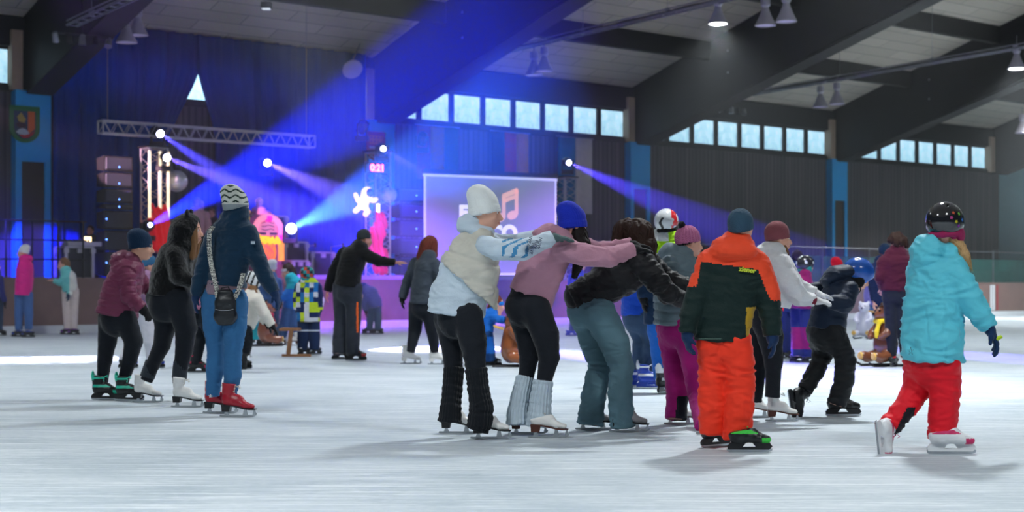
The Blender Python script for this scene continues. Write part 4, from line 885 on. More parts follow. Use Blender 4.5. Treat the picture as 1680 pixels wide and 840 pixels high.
    def skate(s,kind,px,py,yaw,main,acc,sole,sc=1.0,pitch=0,z=0,pos=None,roll=0):
        parts=skate_kit(kind,main,acc,sole); g=pos if pos is not None else G(px,py)
        M=Matrix.Translation(g-s.base+Vector((0,0,z+.001)))@Matrix.Rotation(R(yaw),4,'Z')@Matrix.Rotation(R(-pitch),4,'Y')@Matrix.Rotation(R(roll),4,'X')@Matrix.Scale(sc,4)
        o=bpy.data.objects.new('ice_skate',parts[0][1]); COL.objects.link(o); o.parent=s.t; o.matrix_basis=M
        for nm,me in parts[1:]:
            c=bpy.data.objects.new(me.name.split('.')[0] if nm!='sole' else ('sole' if kind.startswith('figure') else 'blade_holder'),me); COL.objects.link(c); c.parent=o
        return g
    def skate_ankle(s,kind,ank,yaw,main,acc,sole,sc=1.0,pitch=0,roll=0):
        Rm=Matrix.Rotation(R(yaw),3,'Z')@Matrix.Rotation(R(-pitch),3,'Y')@Matrix.Rotation(R(roll),3,'X')
        return s.skate(kind,0,0,yaw,main,acc,sole,sc,pitch,0,s.J(*ank)-Rm@Vector((-.078,0,.2))*sc,roll)
    def beanie(s,m,tall=0,brim=True,tilt=12,pom=None,sc=1.0,matf=None,disp=None,back=0,brimm=None,name='beanie',low=.010,bg=1.0):
        M,A=s.A(tilt); f,l,u=[M.col[i] for i in range(3)]; q=lambda a,b,d:s.c+(f*a+l*b+u*d)*s.s*sc
        pr=[Ell(q(-.010,0,.045),(.104*s.s*sc,.089*s.s*sc,(.098+tall*.5)*s.s*sc),.02,A)]
        if tall or back: pr.append(Ell(q(-.03-back,0,.10+tall),(.075*s.s*sc,.070*s.s*sc,.060*s.s*sc),.04,A))
        pr.append(Half(q(0,0,-.004-low),-u)); 
        if brim: pr.append(Chain([q(-.008,0,.002-low),q(-.010,0,.050-low)],[.091*s.s*sc*bg,.0895*s.s*sc*bg],[.104*s.s*sc*bg,.103*s.s*sc*bg],tuple(l),k=.004,flat=(1,1)))
        o=s.part(name,pr,m,disp if disp is not None else ribs(44,.0018 if s.near else .003),s.pxf(matf) if matf else None,h=.0065 if s.near else .011)
        if pom:
            p=q(-.035,0,.152+tall); sdf_obj('pompom',[Ell(p,.034*s.s)],.005 if s.near else .009,pom,o,fuzz(.006,120))
        return o
    def helmet(s,m,lining,sc=1.0,matf=None,tilt=4,name='helmet',chin=True,vents=True,ears=True):
        M,A=s.A(tilt); f,l,u=[M.col[i] for i in range(3)]; q=lambda a,b,d:s.c+(f*a+l*b+u*d)*s.s*sc; S=s.s*sc
        pr=[Ell(q(-.008,0,.028),(.132*S,.110*S,.120*S),.01,A),Half(q(0,0,-.045),-u),Ell(q(.135,0,-.045),(.085*S,.085*S,.075*S),.012,A,op=-1)]
        if vents:
            for t in(-1,1):
                for x in(-.06,0,.05): pr.append(Ell(q(x,t*.045,.135-abs(x)*.5),(.022*S,.006*S,.02*S),.004,A,op=-1))
            pr.append(Ell(q(-.02,0,.152),(.04*S,.007*S,.012*S),.004,A,op=-1))
        o=s.part(name,pr,m,None,matf,h=.0065 if s.near else .011)
        if ears: sdf_obj('ear_lining',[Ell(q(.015,t*.092,-.055),(.042*S,.020*S,.048*S),.01,A) for t in(-1,1)]+[Chain([q(-.02,-.09,-.05),q(-.105,-.035,-.055),q(-.105,.035,-.055),q(-.02,.09,-.05)],.018*S,.018*S,tuple(u),k=.01)],.008 if s.near else .012,lining,o)
        if chin: MB().tube([q(.03,-.088,-.06),q(.055,-.06,-.115),q(.06,0,-.135),q(.055,.06,-.115),q(.03,.088,-.06)],.006*s.s,6).build('chin_strap',m_blk,o)
        return o
    def hairp(s,chains,m,name='hair',amp=.005,axis=(0,0,1),cap_=True,h=None,sc=1.0,strands=0):
        pr=[]; 
        if cap_: 
            A=s.A()[1]; pr+=[Ell(s.q(-.020,0,.040),(.100*s.s,.088*s.s,.100*s.s),.02,A),Half(s.q(.055,0,.03),s.q(1,0,-.35)-s.q(0,0,0))]
        pr+=[s.ch(c,None,.02) for c in chains]
        o=s.part(name,pr,m,strand(axis,amp if s.near else amp*1.3),h=h or (.0065 if s.near else .011))
        if strands and chains:
            mb=MB()
            for i in range(strands):
                c=chains[i%len(chains)]; n=len(c); ph=random.random()*6.28; pts=[];rad=[]
                for j in range(n):
                    X=s.J(*c[j][:3]); r=c[j][3]*s.k*(1.0+.12*random.random()); a=ph+.3*j
                    pts.append(X+Vector((math.cos(a)*r,math.sin(a)*r,0))); rad.append(.0022*(1-.6*j/n))
                pts.append(pts[-1]+(pts[-1]-pts[-2]).normalized()*.03+Vector((random.uniform(-.01,.01),0,random.uniform(-.01,.01)))); rad.append(.0005)
                mb.tube(pts,rad,4)
            mb.build('loose_strands',m,o)
        return o
    def done(s,h=None):
        o=sdf_obj('body',s.body,h or (.0085 if s.near else .012),s.skin,s.t)
        if s.face: face_bits(o,s.c,s.M,s.s)
        return o
# shared cloths
K_blk=cloth('black_leggings',(26,30,38)); K_blk2=cloth('black_fleece',(14,15,18),bump=.5,bscale=200); K_navy=cloth('navy_fleece',(18,50,75),bump=.5,bscale=160,sheen=.4)
H_dbr=mat('dark_brown_hair',rgb(50,32,26),rough=.6,spec=.2,var=.35,vscale=30,stretch=(6,6,.6),bump=.4,bscale=60); H_br=mat('light_brown_hair',rgb(130,95,65),rough=.6,spec=.2,var=.35,vscale=30,stretch=(6,6,.6),bump=.4,bscale=60)
H_bl=mat('blond_hair',rgb(185,150,105),rough=.6,spec=.2,var=.35,vscale=30,stretch=(6,6,.6),bump=.4,bscale=60); H_bk=mat('black_hair',rgb(30,24,24),rough=.6,spec=.2,var=.35,vscale=30,stretch=(6,6,.6),bump=.4,bscale=60); H_au=mat('auburn_hair',rgb(105,50,38),rough=.6,spec=.2,var=.35,vscale=30,stretch=(6,6,.6),bump=.4,bscale=60)
L_white=mat('white_skate_leather',rgb(232,232,230),rough=.35,var=.05,bump=.08,bscale=30); L_brown=mat('brown_heel',rgb(80,42,32),rough=.4); L_blk=mat('black_skate_plastic',rgb(22,24,28),rough=.35,bump=.1,bscale=40); L_red=mat('red_skate_leather',rgb(165,22,45),rough=.35,bump=.08,bscale=30)
L_teal=mat('teal_accent',rgb(40,200,170),rough=.4); L_grey=mat('grey_skate_leather',rgb(140,140,145),rough=.35); L_blue=mat('blue_rental_plastic',rgb(18,60,170),rough=.3); L_wht=mat('white_strap',rgb(225,228,232),rough=.4); L_grn=mat('green_laces',rgb(50,190,60),rough=.6); L_red2=mat('red_accent',rgb(180,40,50),rough=.4)
G_blk=cloth('black_glove',(20,22,26)); G_navy=cloth('navy_glove',(22,48,85))
# =====================================================  THE SKATERS IN FRONT
FRONT='skaters of the chain crossing the ice'
DR=Vector
def SP(label,base,yaw,head,hat=None,hair=None,top=None,legs=None,skates=(),gloves=None,group=None,skin=None,h=None,hood=None,disp=None,matf=None,topname='jacket',neck=None,face=True,extra_top=(),dispL=None,pelvis=None,cuff=None,hem=None,sub=None,matfL=None,legname='trousers',armk=.03):
    """one skater: head, hat, hair, upper garment (material, torso, arms), legs (material, leg chains), skates, gloves"""
    p=Person(label,base,yaw,group,h=h or (.009 if len(base)==2 and G(*base).y<16 else .013),skin=skin)
    p.head(head[0],head[1],head[2],yaw=head[3] if len(head)>3 else None,pitch=head[4] if len(head)>4 else 0,dz=head[5] if len(head)>5 else 0,neck=neck,face=face)
    if hat: hat(p)
    m,tor,arms=top
    p.jacket(m,tor,arms,hood=[(p.ch(c,k=.007) if isinstance(c,list) else p.el(*c,k=.01)) for c in (hood or [])],disp=disp or folds(.006,9,3),matf=matf,name=topname,extra=[(p.ch(c,k=.03) if isinstance(c,list) else p.el(*c)) for c in extra_top],armk=armk)
    if cuff: p.cuffs(arms,cuff[0],cuff[1])
    if hem: p.band(hem[1],hem[0])
    if legs: p.pants(legs[0],legs[1],pelvis,dispL or folds(.004,10,5),matf=matfL,name=legname)
    for sk in skates: p.skate(*sk)
    if gloves:
        for g in gloves:
            i,mm,d,n,mir,curl,sc=g
            if mm=='bare': p.glove(arms[i],None,DR(d),DR(n),mir,curl,sc,bare=True)
            else: p.glove(arms[i],mm,DR(d),DR(n),mir,curl,sc)
    if sub: sub(p)
    if hair: p.hairp(*hair)
    p.done(.007 if p.near else None)
    return p
dn=(0,0,-1)
def P4():
    p=Person('skater in a white beanie and beige padded vest, hands on the pink hoodie',(778,718),0,FRONT,h=.009)
    p.head(797,347,57,yaw=-4,pitch=-6,neck=(783,378,0))
    m=cloth('white_beanie_wool',(236,240,240),kind='knit',bscale=60)
    p.beanie(m,tall=.030,tilt=14,back=.008,low=.020,sc=1.02,bg=1.06)
    m_h=cloth('pale_blue_hoodie',(202,218,232),bump=.3); 
    near=[(796,402,-.15,15),(818,411,-.19,17),(858,410,-.22,16),(905,390,-.14,12)]; far=[(792,396,.16,17),(840,402,.20,16),(905,384,.14,12)]
    tor=[(785,392,0,30,22),(775,420,0,34,36),(762,450,0,36,42),(752,485,0,38,46),(748,517,0,39,48)]
    def sl(px,py,dz):
        w=np.sin((px*.75+py*.9+4*np.sin(py*.22))*.42); return np.where((px>824)&(px<866)&(w>.42)&(py>390)&(py<424),1,0)
    p.jacket([m_h,cloth('sleeve_blue_print',(75,145,195))],tor,[near,far],hood=[p.ch([(760,370,0,20,12),(776,379,0,28,15),(797,384,0,24,12)],k=.01),p.el(770,367,0,(20,22,17),k=.012),p.el(800,382,0,(11,18,9))],disp=folds(.008,9,2),name='hoodie',matf=sl)
    m_v=cloth('beige_vest',(206,203,192),rough=.6,bump=.15)
    v=[(789,392,0,37,24),(777,422,0,43,43),(768,450,0,46,51),(764,476,0,46,54)]
    p.part('padded_vest',[p.ch(v,k=.03,flat=(0,0),pw=2.3),p.ch([(797,480,0,32,13),(806,505,0,28,8)],k=.04),Half(p.J(757,459,0),(p.J(757,459,0)-p.J(757,420,0))+(p.J(757,459,0)-p.J(835,459,0))*.44)],m_v,quilt(.15,.010,3,.008),label='beige padded vest')
    lg=[(733,522,.10,22),(741,560,.10,19),(744,600,.08,15),(742,640,.05,12),(738,678,.0,11)]; rg=[(768,518,-.10,24),(776,560,-.11,22),(780,602,-.12,16),(784,650,-.13,13),(788,690,-.14,12)]
    p.pants(K_blk,[lg,rg],[(748,500,0,33,32),(750,524,0,32,32)],folds(.003,12,1),name='leggings')
    wm=cloth('black_leg_warmer',(22,27,34),kind='knit',bscale=90,bump=.5)
    p.part('leg_warmer',[p.ch([(745,603,.08,16,17),(742,640,.04,15,16),(739,672,.0,16,17),(738,692,.0,19,20)],flat=(1,1))],wm,ribs(22,.0022,1,.005),h=.006)
    p.part('leg_warmer',[p.ch([(781,604,-.12,17,18),(785,640,-.13,16,17),(790,668,-.14,17,19),(788,690,-.14,18,20),(783,706,-.14,15,18)],flat=(1,1))],wm,ribs(22,.0022,2,.005),h=.006)
    p.skate('figure_low',752,711,-4,L_white,L_white,L_blk,.93); p.skate('figure_low',805,720,-4,L_white,L_white,L_blk,.93)
    gl=cloth('grey_green_glove',(78,100,102)); p.glove(near,gl,DR((1,.02,-.05)),DR((0,0.1,-1)),-1,.22,.9); p.glove(far,gl,DR((1,-.02,-.1)),DR((0,.1,-1)),1,.25,.9)
    p.done(.007)
    mp=mat('navy_print',rgb(45,60,95),rough=.8); t=p.t      # lines of handwriting printed around the forearm sleeve
    for i,(w_,px,py) in enumerate((('WE CAN',867,402),('HAVE',873,408),('FUN',879,401),('NOW',885,399))):
        text('sleeve_print',w_,.030,mp,frame3(DR((-.25,0,-1)).normalized(),DR((1,0,-.25)).normalized(),DR((0,-1,0))),p.J(px,py,-.22-(17-i*1.0)*p.k-.012),t,ext=.010)
P4()
def P5():
    m=cloth('pink_hoodie',(190,140,160),bump=.4,bscale=180)
    near=[(925,408,-.15,19),(960,419,-.19,18),(1000,422,-.2,16),(1038,409,-.12,12)]; far=[(930,400,.15,18),(985,412,.18,15),(1036,402,.12,12)]
    wm=cloth('pale_blue_leg_warmer',(205,222,235),kind='knit',bscale=90,bump=.5)
    def sub(p):
        p.part('leg_warmer',[p.ch([(862,618,.06,14,15),(855,650,.04,15,16),(850,678,.03,17,18),(850,697,.02,19,20)],flat=(1,1))],wm,ribs(22,.0034,1,.005),h=.005)
        p.part('leg_warmer',[p.ch([(891,624,-.06,15,16),(887,655,-.06,16,17),(885,682,-.06,18,19),(884,699,-.06,19,21)],flat=(1,1))],wm,ribs(22,.0034,4,.005),h=.005)
    SP('skater in a royal blue beanie and pink hoodie with pale leg warmers',(880,715),0,(941,370,53,22,-14),neck=(922,398,0),
       hat=lambda p:p.beanie(cloth('royal_blue_beanie',(28,50,190),kind='knit',bscale=60),tall=.02,tilt=16,back=.02,low=.018,sc=1.02,bg=1.06),
       hair=([[(948,382,-.03,13),(955,402,-.06,13),(951,428,-.07,10),(943,452,-.06,5)],[(955,380,.0,8),(960,398,0,7),(958,412,0,5)]],H_bk,'hair',.005,(0,0,1),False,None,1,40),
       top=(m,[(922,398,0,34,20),(905,418,0,37,31),(887,446,0,36,37),(870,486,0,35,37)],[near,far]),hood=[[(884,384,0,18,10),(902,378,0,24,12),(925,385,0,22,12)],(895,386,0,(20,24,13))],topname='hoodie',disp=folds(.009,8,7),
       extra_top=[[(885,460,0,26,22),(893,500,0,22,12)]],cuff=(m,8),
       legs=(K_blk,[[(853,502,.09,25),(866,548,.09,21),(868,585,.08,16),(862,625,.06,12),(856,650,.04,11)],[(878,506,-.09,25),(895,550,-.09,22),(901,585,-.08,17),(893,625,-.06,12),(889,655,-.06,11)]]),pelvis=[(868,482,0,30,30),(862,505,0,32,34)],dispL=folds(.0025,12,2),legname='leggings',
       skates=[('figure_low',866,712,-3,L_white,L_white,L_brown,.90),('figure_low',899,718,-5,L_white,L_white,L_brown,.93)],
       gloves=[(0,G_blk,(1,.0,-.05),(0,.1,-1),-1,.25,.85),(1,G_blk,(1,0,-.1),(0,0,-1),1,.25,.85)],group=FRONT,sub=sub)
P5()
def P6():
    m=cloth('black_padded_jacket',(26,27,31),rough=.55,bump=.15)
    j=mat('washed_jeans',rgb(88,122,135),rough=.85,bump=.3,bscale=160,var=.5,vscale=2.5)
    near=[(1052,428,-.16,22),(1078,462,-.2,20),(1098,482,-.16,18),(1128,496,-.08,13)]; far=[(1058,425,.16,20),(1090,455,.2,18),(1130,470,.14,13)]
    def sub(p):
        s_=mat('jeans_seam',rgb(50,72,84),rough=.9)
        def on(pts,cx,r,d): return [p.J(px,py,d-math.sqrt(max(.02,1-((px-cx(py))/r(py))**2))*r(py)*p.k-.003) for px,py in pts]
        cx=lambda y:975+(y-500)*.28; rr=lambda y:34.0
        MB().tube(on([(968,497),(966,512),(970,524),(981,530),(990,522),(992,508),(990,500)],cx,rr,.0),.0016,5).build('back_pocket',s_,p.t)
    SP('skater with dark brown hair bending forward in a black jacket and wide jeans',(1000,707),0,(1043,390,50,30,-30),neck=(1040,420,0),
       hair=([[(1030,374,0,16),(1046,384,-.02,26),(1056,408,-.07,21),(1062,428,-.10,10),(1066,442,-.1,4)],[(1022,378,0,16),(1016,398,-.02,12),(1012,412,-.02,5)],[(1050,380,.05,18),(1064,402,.0,14),(1068,425,-.04,6)]],H_dbr,'hair',.007,(.2,0,1),True,None,1,70),
       top=(m,[(1046,420,0,36,24),(1022,446,0,42,38),(985,472,0,38,32),(950,487,0,33,26),(940,492,0,33,25)],[near,far]),disp=quilt(.085,.006,5,.008),
       cuff=(m,7),legs=(j,[[(958,512,.09,27),(974,556,.09,24),(984,600,.08,19),(974,650,.06,20),(968,697,.05,22)],[(984,516,-.09,28),(1008,562,-.09,24),(1020,603,-.08,19),(1017,650,-.08,20),(1022,700,-.06,21)]]),pelvis=[(975,492,0,30,26),(962,508,0,33,32)],dispL=folds(.008,7,8),legname='jeans',
       skates=[('figure_low',976,705,0,L_grey,L_grey,L_blk,.95),('figure_low',1032,709,0,L_grey,L_grey,L_blk,.95)],
       gloves=[(0,G_blk,(1,.1,-.2),(0,.4,-1),-1,.3,.85),(1,G_blk,(1,.1,-.1),(0,0,-1),1,.3,.85)],group=FRONT,sub=sub)
P6()
def P7():
    m=cloth('grey_blue_puffer',(100,118,128),rough=.5,bump=.1); mg=cloth('magenta_snow_trousers',(165,20,115),rough=.7)
    bk=cloth('black_knit_band',(18,18,24)); pk=cloth('pink_chunky_knit',(205,120,165),kind='knit',bscale=50,bump=.6)
    near=[(1098,434,-.14,17),(1103,470,-.19,16),(1140,482,-.15,12)]; far=[(1128,434,.13,17),(1145,462,.16,15),(1160,470,.14,11)]
    bf=lambda px,py,dz: np.where(np.abs(py-(405+(1125-px)*.12))<5.5,1,0)
    SP('skater in a pink beanie with black pompom, grey puffer jacket and magenta trousers',(1112,697),10,(1131,398,46,15,-4),neck=(1120,420,0),
       hat=lambda p:p.beanie([pk,bk],tall=.0,tilt=16,sc=1.05,matf=bf,pom=bk,disp=ribs(26,.004),low=.004),
       top=(m,[(1119,418,0,26,20),(1111,440,0,37,32),(1105,490,0,36,31),(1102,534,0,34,29)],[near,far]),hood=[[(1085,424,0,14,12),(1100,416,0,26,18),(1125,420,0,22,14)],(1100,424,0,(22,26,16))],disp=quilt(.062,.012,6,.004),
       legs=([mg,K_blk],[[(1098,540,.08,22),(1107,600,.07,19),(1111,645,.05,18),(1109,688,.0,18)],[(1124,540,-.08,22),(1138,600,-.1,19),(1146,650,-.15,17),(1158,700,-.5,17)]]),pelvis=[(1108,520,0,30,26),(1110,545,0,30,28)],
       matfL=lambda px,py,dz:np.where((px>1106+(688-py)*.10)&(px<1130)&(py>650)&(dz>-.2),1,0),
       skates=[('figure_low',1117,696,-2,L_white,L_white,L_brown,.86),('figure_low',1172,712,-2,L_white,L_white,L_brown,.86)],
       gloves=[(0,cloth('pink_glove',(190,40,90)),(1,.1,-.1),(0,.3,-1),-1,.3,.8),(1,cloth('pink_glove',(190,40,90)),(1,.1,-.1),(0,0,-1),1,.3,.8)],group=FRONT)
P7()
def P8():
    og=cloth('orange_softshell',(240,75,40),rough=.6); bk=cloth('dark_green_softshell',(12,36,34),rough=.65,var=.1); ye=cloth('ochre_side_panel',(190,150,40)); rd=cloth('orange_red_snow_trousers',(250,58,32),rough=.6,bump=.12)
    L=[(1164,431,0,21),(1147,474,-.03,19),(1132,518,-.05,17),(1127,548,-.06,14)]; Rr=[(1241,434,0,22),(1258,476,-.02,20),(1264,515,-.04,18),(1267,552,-.06,15)]
    def mf(px,py,dz):
        o=(py<430+np.abs(px-1150)*.14)|((px>1240+(py-445)*.42)&(py<493))|((px<1148-(py-430)*.2)&(py<470))
        y=(px>1219+.06*np.abs(py-530))&(px<1238)&(py>503)&(py<561)
        return np.where(o,1,np.where(y,2,0))
    def sub(p):
        t=text('shoulder_lettering','ziener',.042,mat('yellow_print',rgb(205,220,60),rough=.7),frame3(DR((1,.1,-.20)).normalized(),DR((.2,0,1)).normalized(),DR((0,-1,.15)).normalized()),p.J(1226,443,-29*p.k-.012),p.t,ext=.008,bold=.001)
        MB().tube([p.J(px,556,-(31+.3)*p.k*math.sqrt(max(0,1-((px-1184)/44)**2))-.002) for px in range(1146,1224,6)],.0014,4).build('hem_seam',mat('seam_light',rgb(110,140,130)),p.t)
    SP('child seen from behind in an orange and dark green jacket and orange-red trousers',(1200,737),78,(1216,374,54,62,0),neck=(1212,400,0),
       hat=lambda p:p.beanie(cloth('slate_beanie',(50,78,98),kind='knit',bscale=60),tall=.0,tilt=14,sc=1.02,low=.012),
       top=([bk,og,ye],[(1206,416,0,42,22),(1203,434,0,53,28),(1195,475,0,49,31),(1187,520,0,46,31),(1184,561,0,45,32)],[L,Rr]),
       hood=[(1202,412,-.07,(22,40,18)),(1203,402,-.03,(26,35,16)),[(1208,396,0,25,21),(1207,412,0,30,24)]],disp=folds(.007,8,9),matf=mf,
       legs=(rd,[[(1168,562,.02,25),(1170,615,.02,24),(1168,665,.02,22),(1167,713,.02,20)],[(1206,562,-.02,26),(1214,615,-.03,25),(1213,665,-.04,23),(1209,722,-.05,22)]]),pelvis=[(1186,545,0,38,26),(1187,570,0,38,27)],dispL=folds(.011,7,4,(1,1,2.6)),
       skates=[('hockey_low',1174,733,38,L_blk,L_grn,L_blk,.86),('hockey_low',1229,742,-3,L_blk,L_grn,L_blk,.90)],
       gloves=[(0,G_navy,(.1,-.1,-1),(1,.3,0),-1,.5,.85),(1,G_navy,(.1,-.1,-1),(-1,.3,0),1,.5,.85)],group=FRONT,sub=sub)
P8()
def P9():
    w=cloth('white_teddy_hoodie',(225,225,228),bump=.5,bscale=150); bu=cloth('burgundy_beanie',(140,80,88),kind='knit',bscale=60)
    near=[(1280,434,-.13,18),(1294,464,-.17,18),(1311,487,-.16,15),(1336,493,-.12,10)]; far=[(1284,434,.13,17),(1305,470,.15,16),(1338,482,.12,10)]
    SP('skater in a burgundy beanie and white hoodie, pushing the boy in navy',(1275,691),0,(1277,390,45,4,-4),neck=(1272,414,0),
       hat=lambda p:p.beanie(bu,tall=.0,tilt=10,sc=1.04,low=.018),hair=([[(1284,402,-.02,6),(1288,415,-.02,7),(1287,428,-.02,4)],[(1270,405,0,9),(1268,418,0,8)]],H_br,'hair',.004,(0,0,1),False),
       top=(w,[(1270,415,0,28,18),(1272,440,0,35,26),(1274,475,0,34,28),(1270,502,0,32,27)],[near,far]),hood=[[(1245,420,0,14,12),(1260,412,0,26,15),(1280,418,0,20,11)],(1255,416,0,(18,24,15))],topname='hoodie',cuff=(cloth('burgundy_cuff',(120,30,50)),7),
       legs=(K_blk,[[(1246,508,.09,24),(1246,560,.1,19),(1243,600,.1,15),(1240,660,.1,10)],[(1250,508,-.08,26),(1264,552,-.1,21),(1269,592,-.1,15),(1268,635,-.1,11.5),(1267,652,-.1,12.5)]]),pelvis=[(1258,500,0,28,26),(1254,515,0,29,28)],dispL=folds(.0025,12,2),legname='leggings',
       skates=[('figure',1283,691,-2,L_white,L_white,L_brown,.86),('figure_low',1243,685,-2,L_white,L_white,L_brown,.88)],
       gloves=[(0,cloth('white_glove',(215,215,218)),(1,.1,-.12),(0,.4,-1),-1,.3,.85),(1,cloth('white_glove',(215,215,218)),(1,.0,-.2),(0,0,-1),1,.3,.85)],group=FRONT)
P9()
def P10():
    nv=cloth('navy_ski_jacket',(24,38,60),rough=.6,bump=.12); bk=cloth('black_snow_trousers',(24,26,30),rough=.6,bump=.12)
    near=[(1394,477,-.13,16),(1386,498,-.2,15),(1360,495,-.2,11)]; far=[(1375,466,.13,14),(1348,472,.18,13),(1324,478,.15,9)]
    hm=mat('blue_helmet_shell',rgb(30,90,185),rough=.25,coat=.5)
    p=SP('boy bending forward in a blue helmet and navy ski jacket, one foot lifted',(1380,683),0,(1408,452,43,0,-28),neck=(1388,470,0),
       hat=lambda p:p.helmet(hm,cloth('helmet_lining_black',(20,20,22)),sc=1.12),
       top=(nv,[(1390,470,0,24,17),(1377,484,0,32,26),(1362,510,0,32,29),(1356,541,0,32,31)],[near,far]),hood=[[(1356,462,0,22,10),(1370,450,0,26,14),(1390,446,0,24,13)],(1372,452,0,(20,25,14))],
       legs=(bk,[[(1341,545,.09,19),(1349,585,.06,15),(1336,612,.02,15),(1321,640,-.02,13)],[(1367,548,-.08,21),(1387,590,-.08,16.5),(1385,625,-.08,16),(1372,665,-.08,16)]]),pelvis=[(1356,525,0,28,27),(1356,550,0,28,28)],dispL=folds(.008,8,6),
       skates=[('hockey_low',1383,683,0,L_blk,L_blk,L_blk,.92)],gloves=[(0,G_blk,(-1,.05,.1),(0,.3,-1),1,.5,.8),(1,G_blk,(-1,.05,-.1),(0,0,-1),-1,.5,.8)],group=FRONT,
       sub=lambda p:(p.skate_ankle('hockey',(1319,644,-.02),35,L_blk,L_blk,L_blk,.88,pitch=-78),[MB().box(p.J(1349,492+i*2.6,-.24),(.06-.008*i,.01,.005)).build('chest_print',mat('grey_print',rgb(150,155,160)),p.t) for i in ()]))
P10()
def P11():
    tl=cloth('turquoise_ski_jacket',(95,200,220),rough=.55,bump=.12,var=.06); rd=cloth('red_snow_trousers',(225,20,40),rough=.6,bump=.12)
    L=[(1506,446,.12,20),(1512,495,.32,17),(1540,525,.42,13)]; Rr=[(1566,440,-.10,22),(1586,478,-.13,20),(1603,508,-.13,18),(1622,537,-.10,14)]
    hm=mat('black_glossy_helmet',(.012,.012,.016,1),rough=.12,coat=1)
    fol=folds(.013,7,9)
    def dj(V,N,tau,tg):
        px=840+F*V[:,0]/G(1515,742).y; py=HZ-(V[:,2]-CH)*F/G(1515,742).y; d=fol(V,N,tau,tg)
        for x0,y0,x1,y1 in ((1535,470,1538,592),(1498,466,1545,452),(1545,452,1575,470),(1508,505,1512,560)):
            t=np.clip(((px-x0)*(x1-x0)+(py-y0)*(y1-y0))/((x1-x0)**2+(y1-y0)**2),0,1); e=np.hypot(px-x0-t*(x1-x0),py-y0-t*(y1-y0)); d=d-.006*np.exp(-(e/1.4)**2)*(N[:,1]<0)
        return d
    def sub(p):
        p.skate_ankle('hockey',(1464,697,.0),42,L_wht,mat('pink_laces',rgb(205,40,100),rough=.6),L_wht,.9,pitch=-80)
        for i,(a,b,c_) in enumerate(((-.10,.55,'purple'),(-.06,.75,'yellow'),(-.04,.25,'blue'),(.02,.5,'green'),(.03,.9,'orange'),(-.02,1.05,'pink'))):
            cc={'purple':(130,40,150),'yellow':(190,180,40),'blue':(50,110,190),'green':(100,160,60),'orange':(190,80,50),'pink':(180,60,130)}[c_]
            M,A=p.A(4); f,l,u=[M.col[k] for k in range(3)]; S=p.s*1.13
            th=R(-90)-b*.9+.25; ph=.25+a*5; d=(f*.132*math.cos(ph)*math.cos(th)+l*.110*math.cos(ph)*math.sin(th)+u*.120*math.sin(ph))*S; c0=p.c+(f*-.008+u*.028)*S+d; n=d.normalized(); e1=n.cross(u).normalized(); e2=n.cross(e1)
            MB().prism([(.013*(1 if k%2 else .5)*math.cos(k*math.pi/5+i),.013*(1 if k%2 else .5)*math.sin(k*math.pi/5+i)) for k in range(10)],c0-n*.003,e1,e2,n*.005).build('star_sticker',mat('sticker_'+c_,rgb(*cc),rough=.3),p.t)
        mb=MB(); c0=p.J(1494,576,-43*p.k*.72-.004); pts=[]
        for k in range(5): a=math.pi/2+k*4*math.pi/5; pts.append(c0+DR((.022*math.cos(a),-.006*0,.026*math.sin(a)))+DR((0,.012*math.cos(a),0)))
        mb.tube(pts,.0018,5,closed=True); mb.build('star_outline',mat('star_print',rgb(40,80,95)),p.t)
        p.part('face_warmer',[Ell(p.q(.05,0,-.07),(.062*p.s,.072*p.s,.052*p.s),.01,p.A()[1]),Ell(p.q(.0,-.07,-.065),(.05*p.s,.028*p.s,.045*p.s),.01,p.A()[1])],cloth('magenta_fleece',(165,40,95)))
        gg=cloth('yellow_glove_patch',(190,220,50))
        w=p.J(1622,537,-.10); d=DR((.45,-.1,-1)).normalized(); MB().tube([w+d*.075+DR((-.034,-.012,-.02)),w+d*.080+DR((0,-.030,.0)),w+d*.085+DR((.034,-.012,.02))],.013,6).build('glove_patch',gg,p.t)
    SP('child in a black helmet, long turquoise ski jacket and red trousers at right',(1515,742),52,(1551,371,58,48,-4),neck=(1545,405,0),
       hat=lambda p:p.helmet(hm,cloth('helmet_lining_magenta',(150,35,85)),sc=1.13,chin=False),
       hair=([[(1562,392,-.03,10),(1572,404,-.05,11),(1582,420,-.08,9),(1590,436,-.1,4)]],H_bl,'hair',.005,(.4,0,1),False,None,1,40),
       top=(tl,[(1545,418,0,30,26),(1537,450,0,46,36),(1531,500,0,47,40),(1530,550,0,49,44),(1530,593,0,50,45)],[L,Rr]),hood=[[(1510,428,-.02,18,16),(1525,408,-.03,30,22),(1548,414,0,24,14)],(1520,416,-.03,(26,28,24))],disp=dj,
       legs=([rd,K_blk],[[(1508,598,.1,27),(1508,632,.1,24),(1488,664,.05,20),(1459,700,0,18)],[(1550,598,-.05,27),(1551,640,-.05,24),(1547,685,-.05,22),(1544,722,-.05,22)]]),pelvis=[(1530,575,0,40,36),(1530,602,0,40,36)],dispL=folds(.009,7,4,(1,1,2.4)),
       matfL=lambda px,py,dz:np.where((px>1468+(700-py)*.55)&(px<1500)&(py>668),1,0),
       skates=[('hockey_low',1560,745,-2,L_wht,mat('pink_laces',rgb(205,40,100),rough=.6),L_wht,.96)],gloves=[(1,G_navy,(.45,-.1,-1),(-1,.3,-.3),1,.45,1.12),(0,G_navy,(1,.3,-.2),(0,0,-1),-1,.5,.9)],group=FRONT,sub=sub)
P11()
LEFT='group of skaters at left'
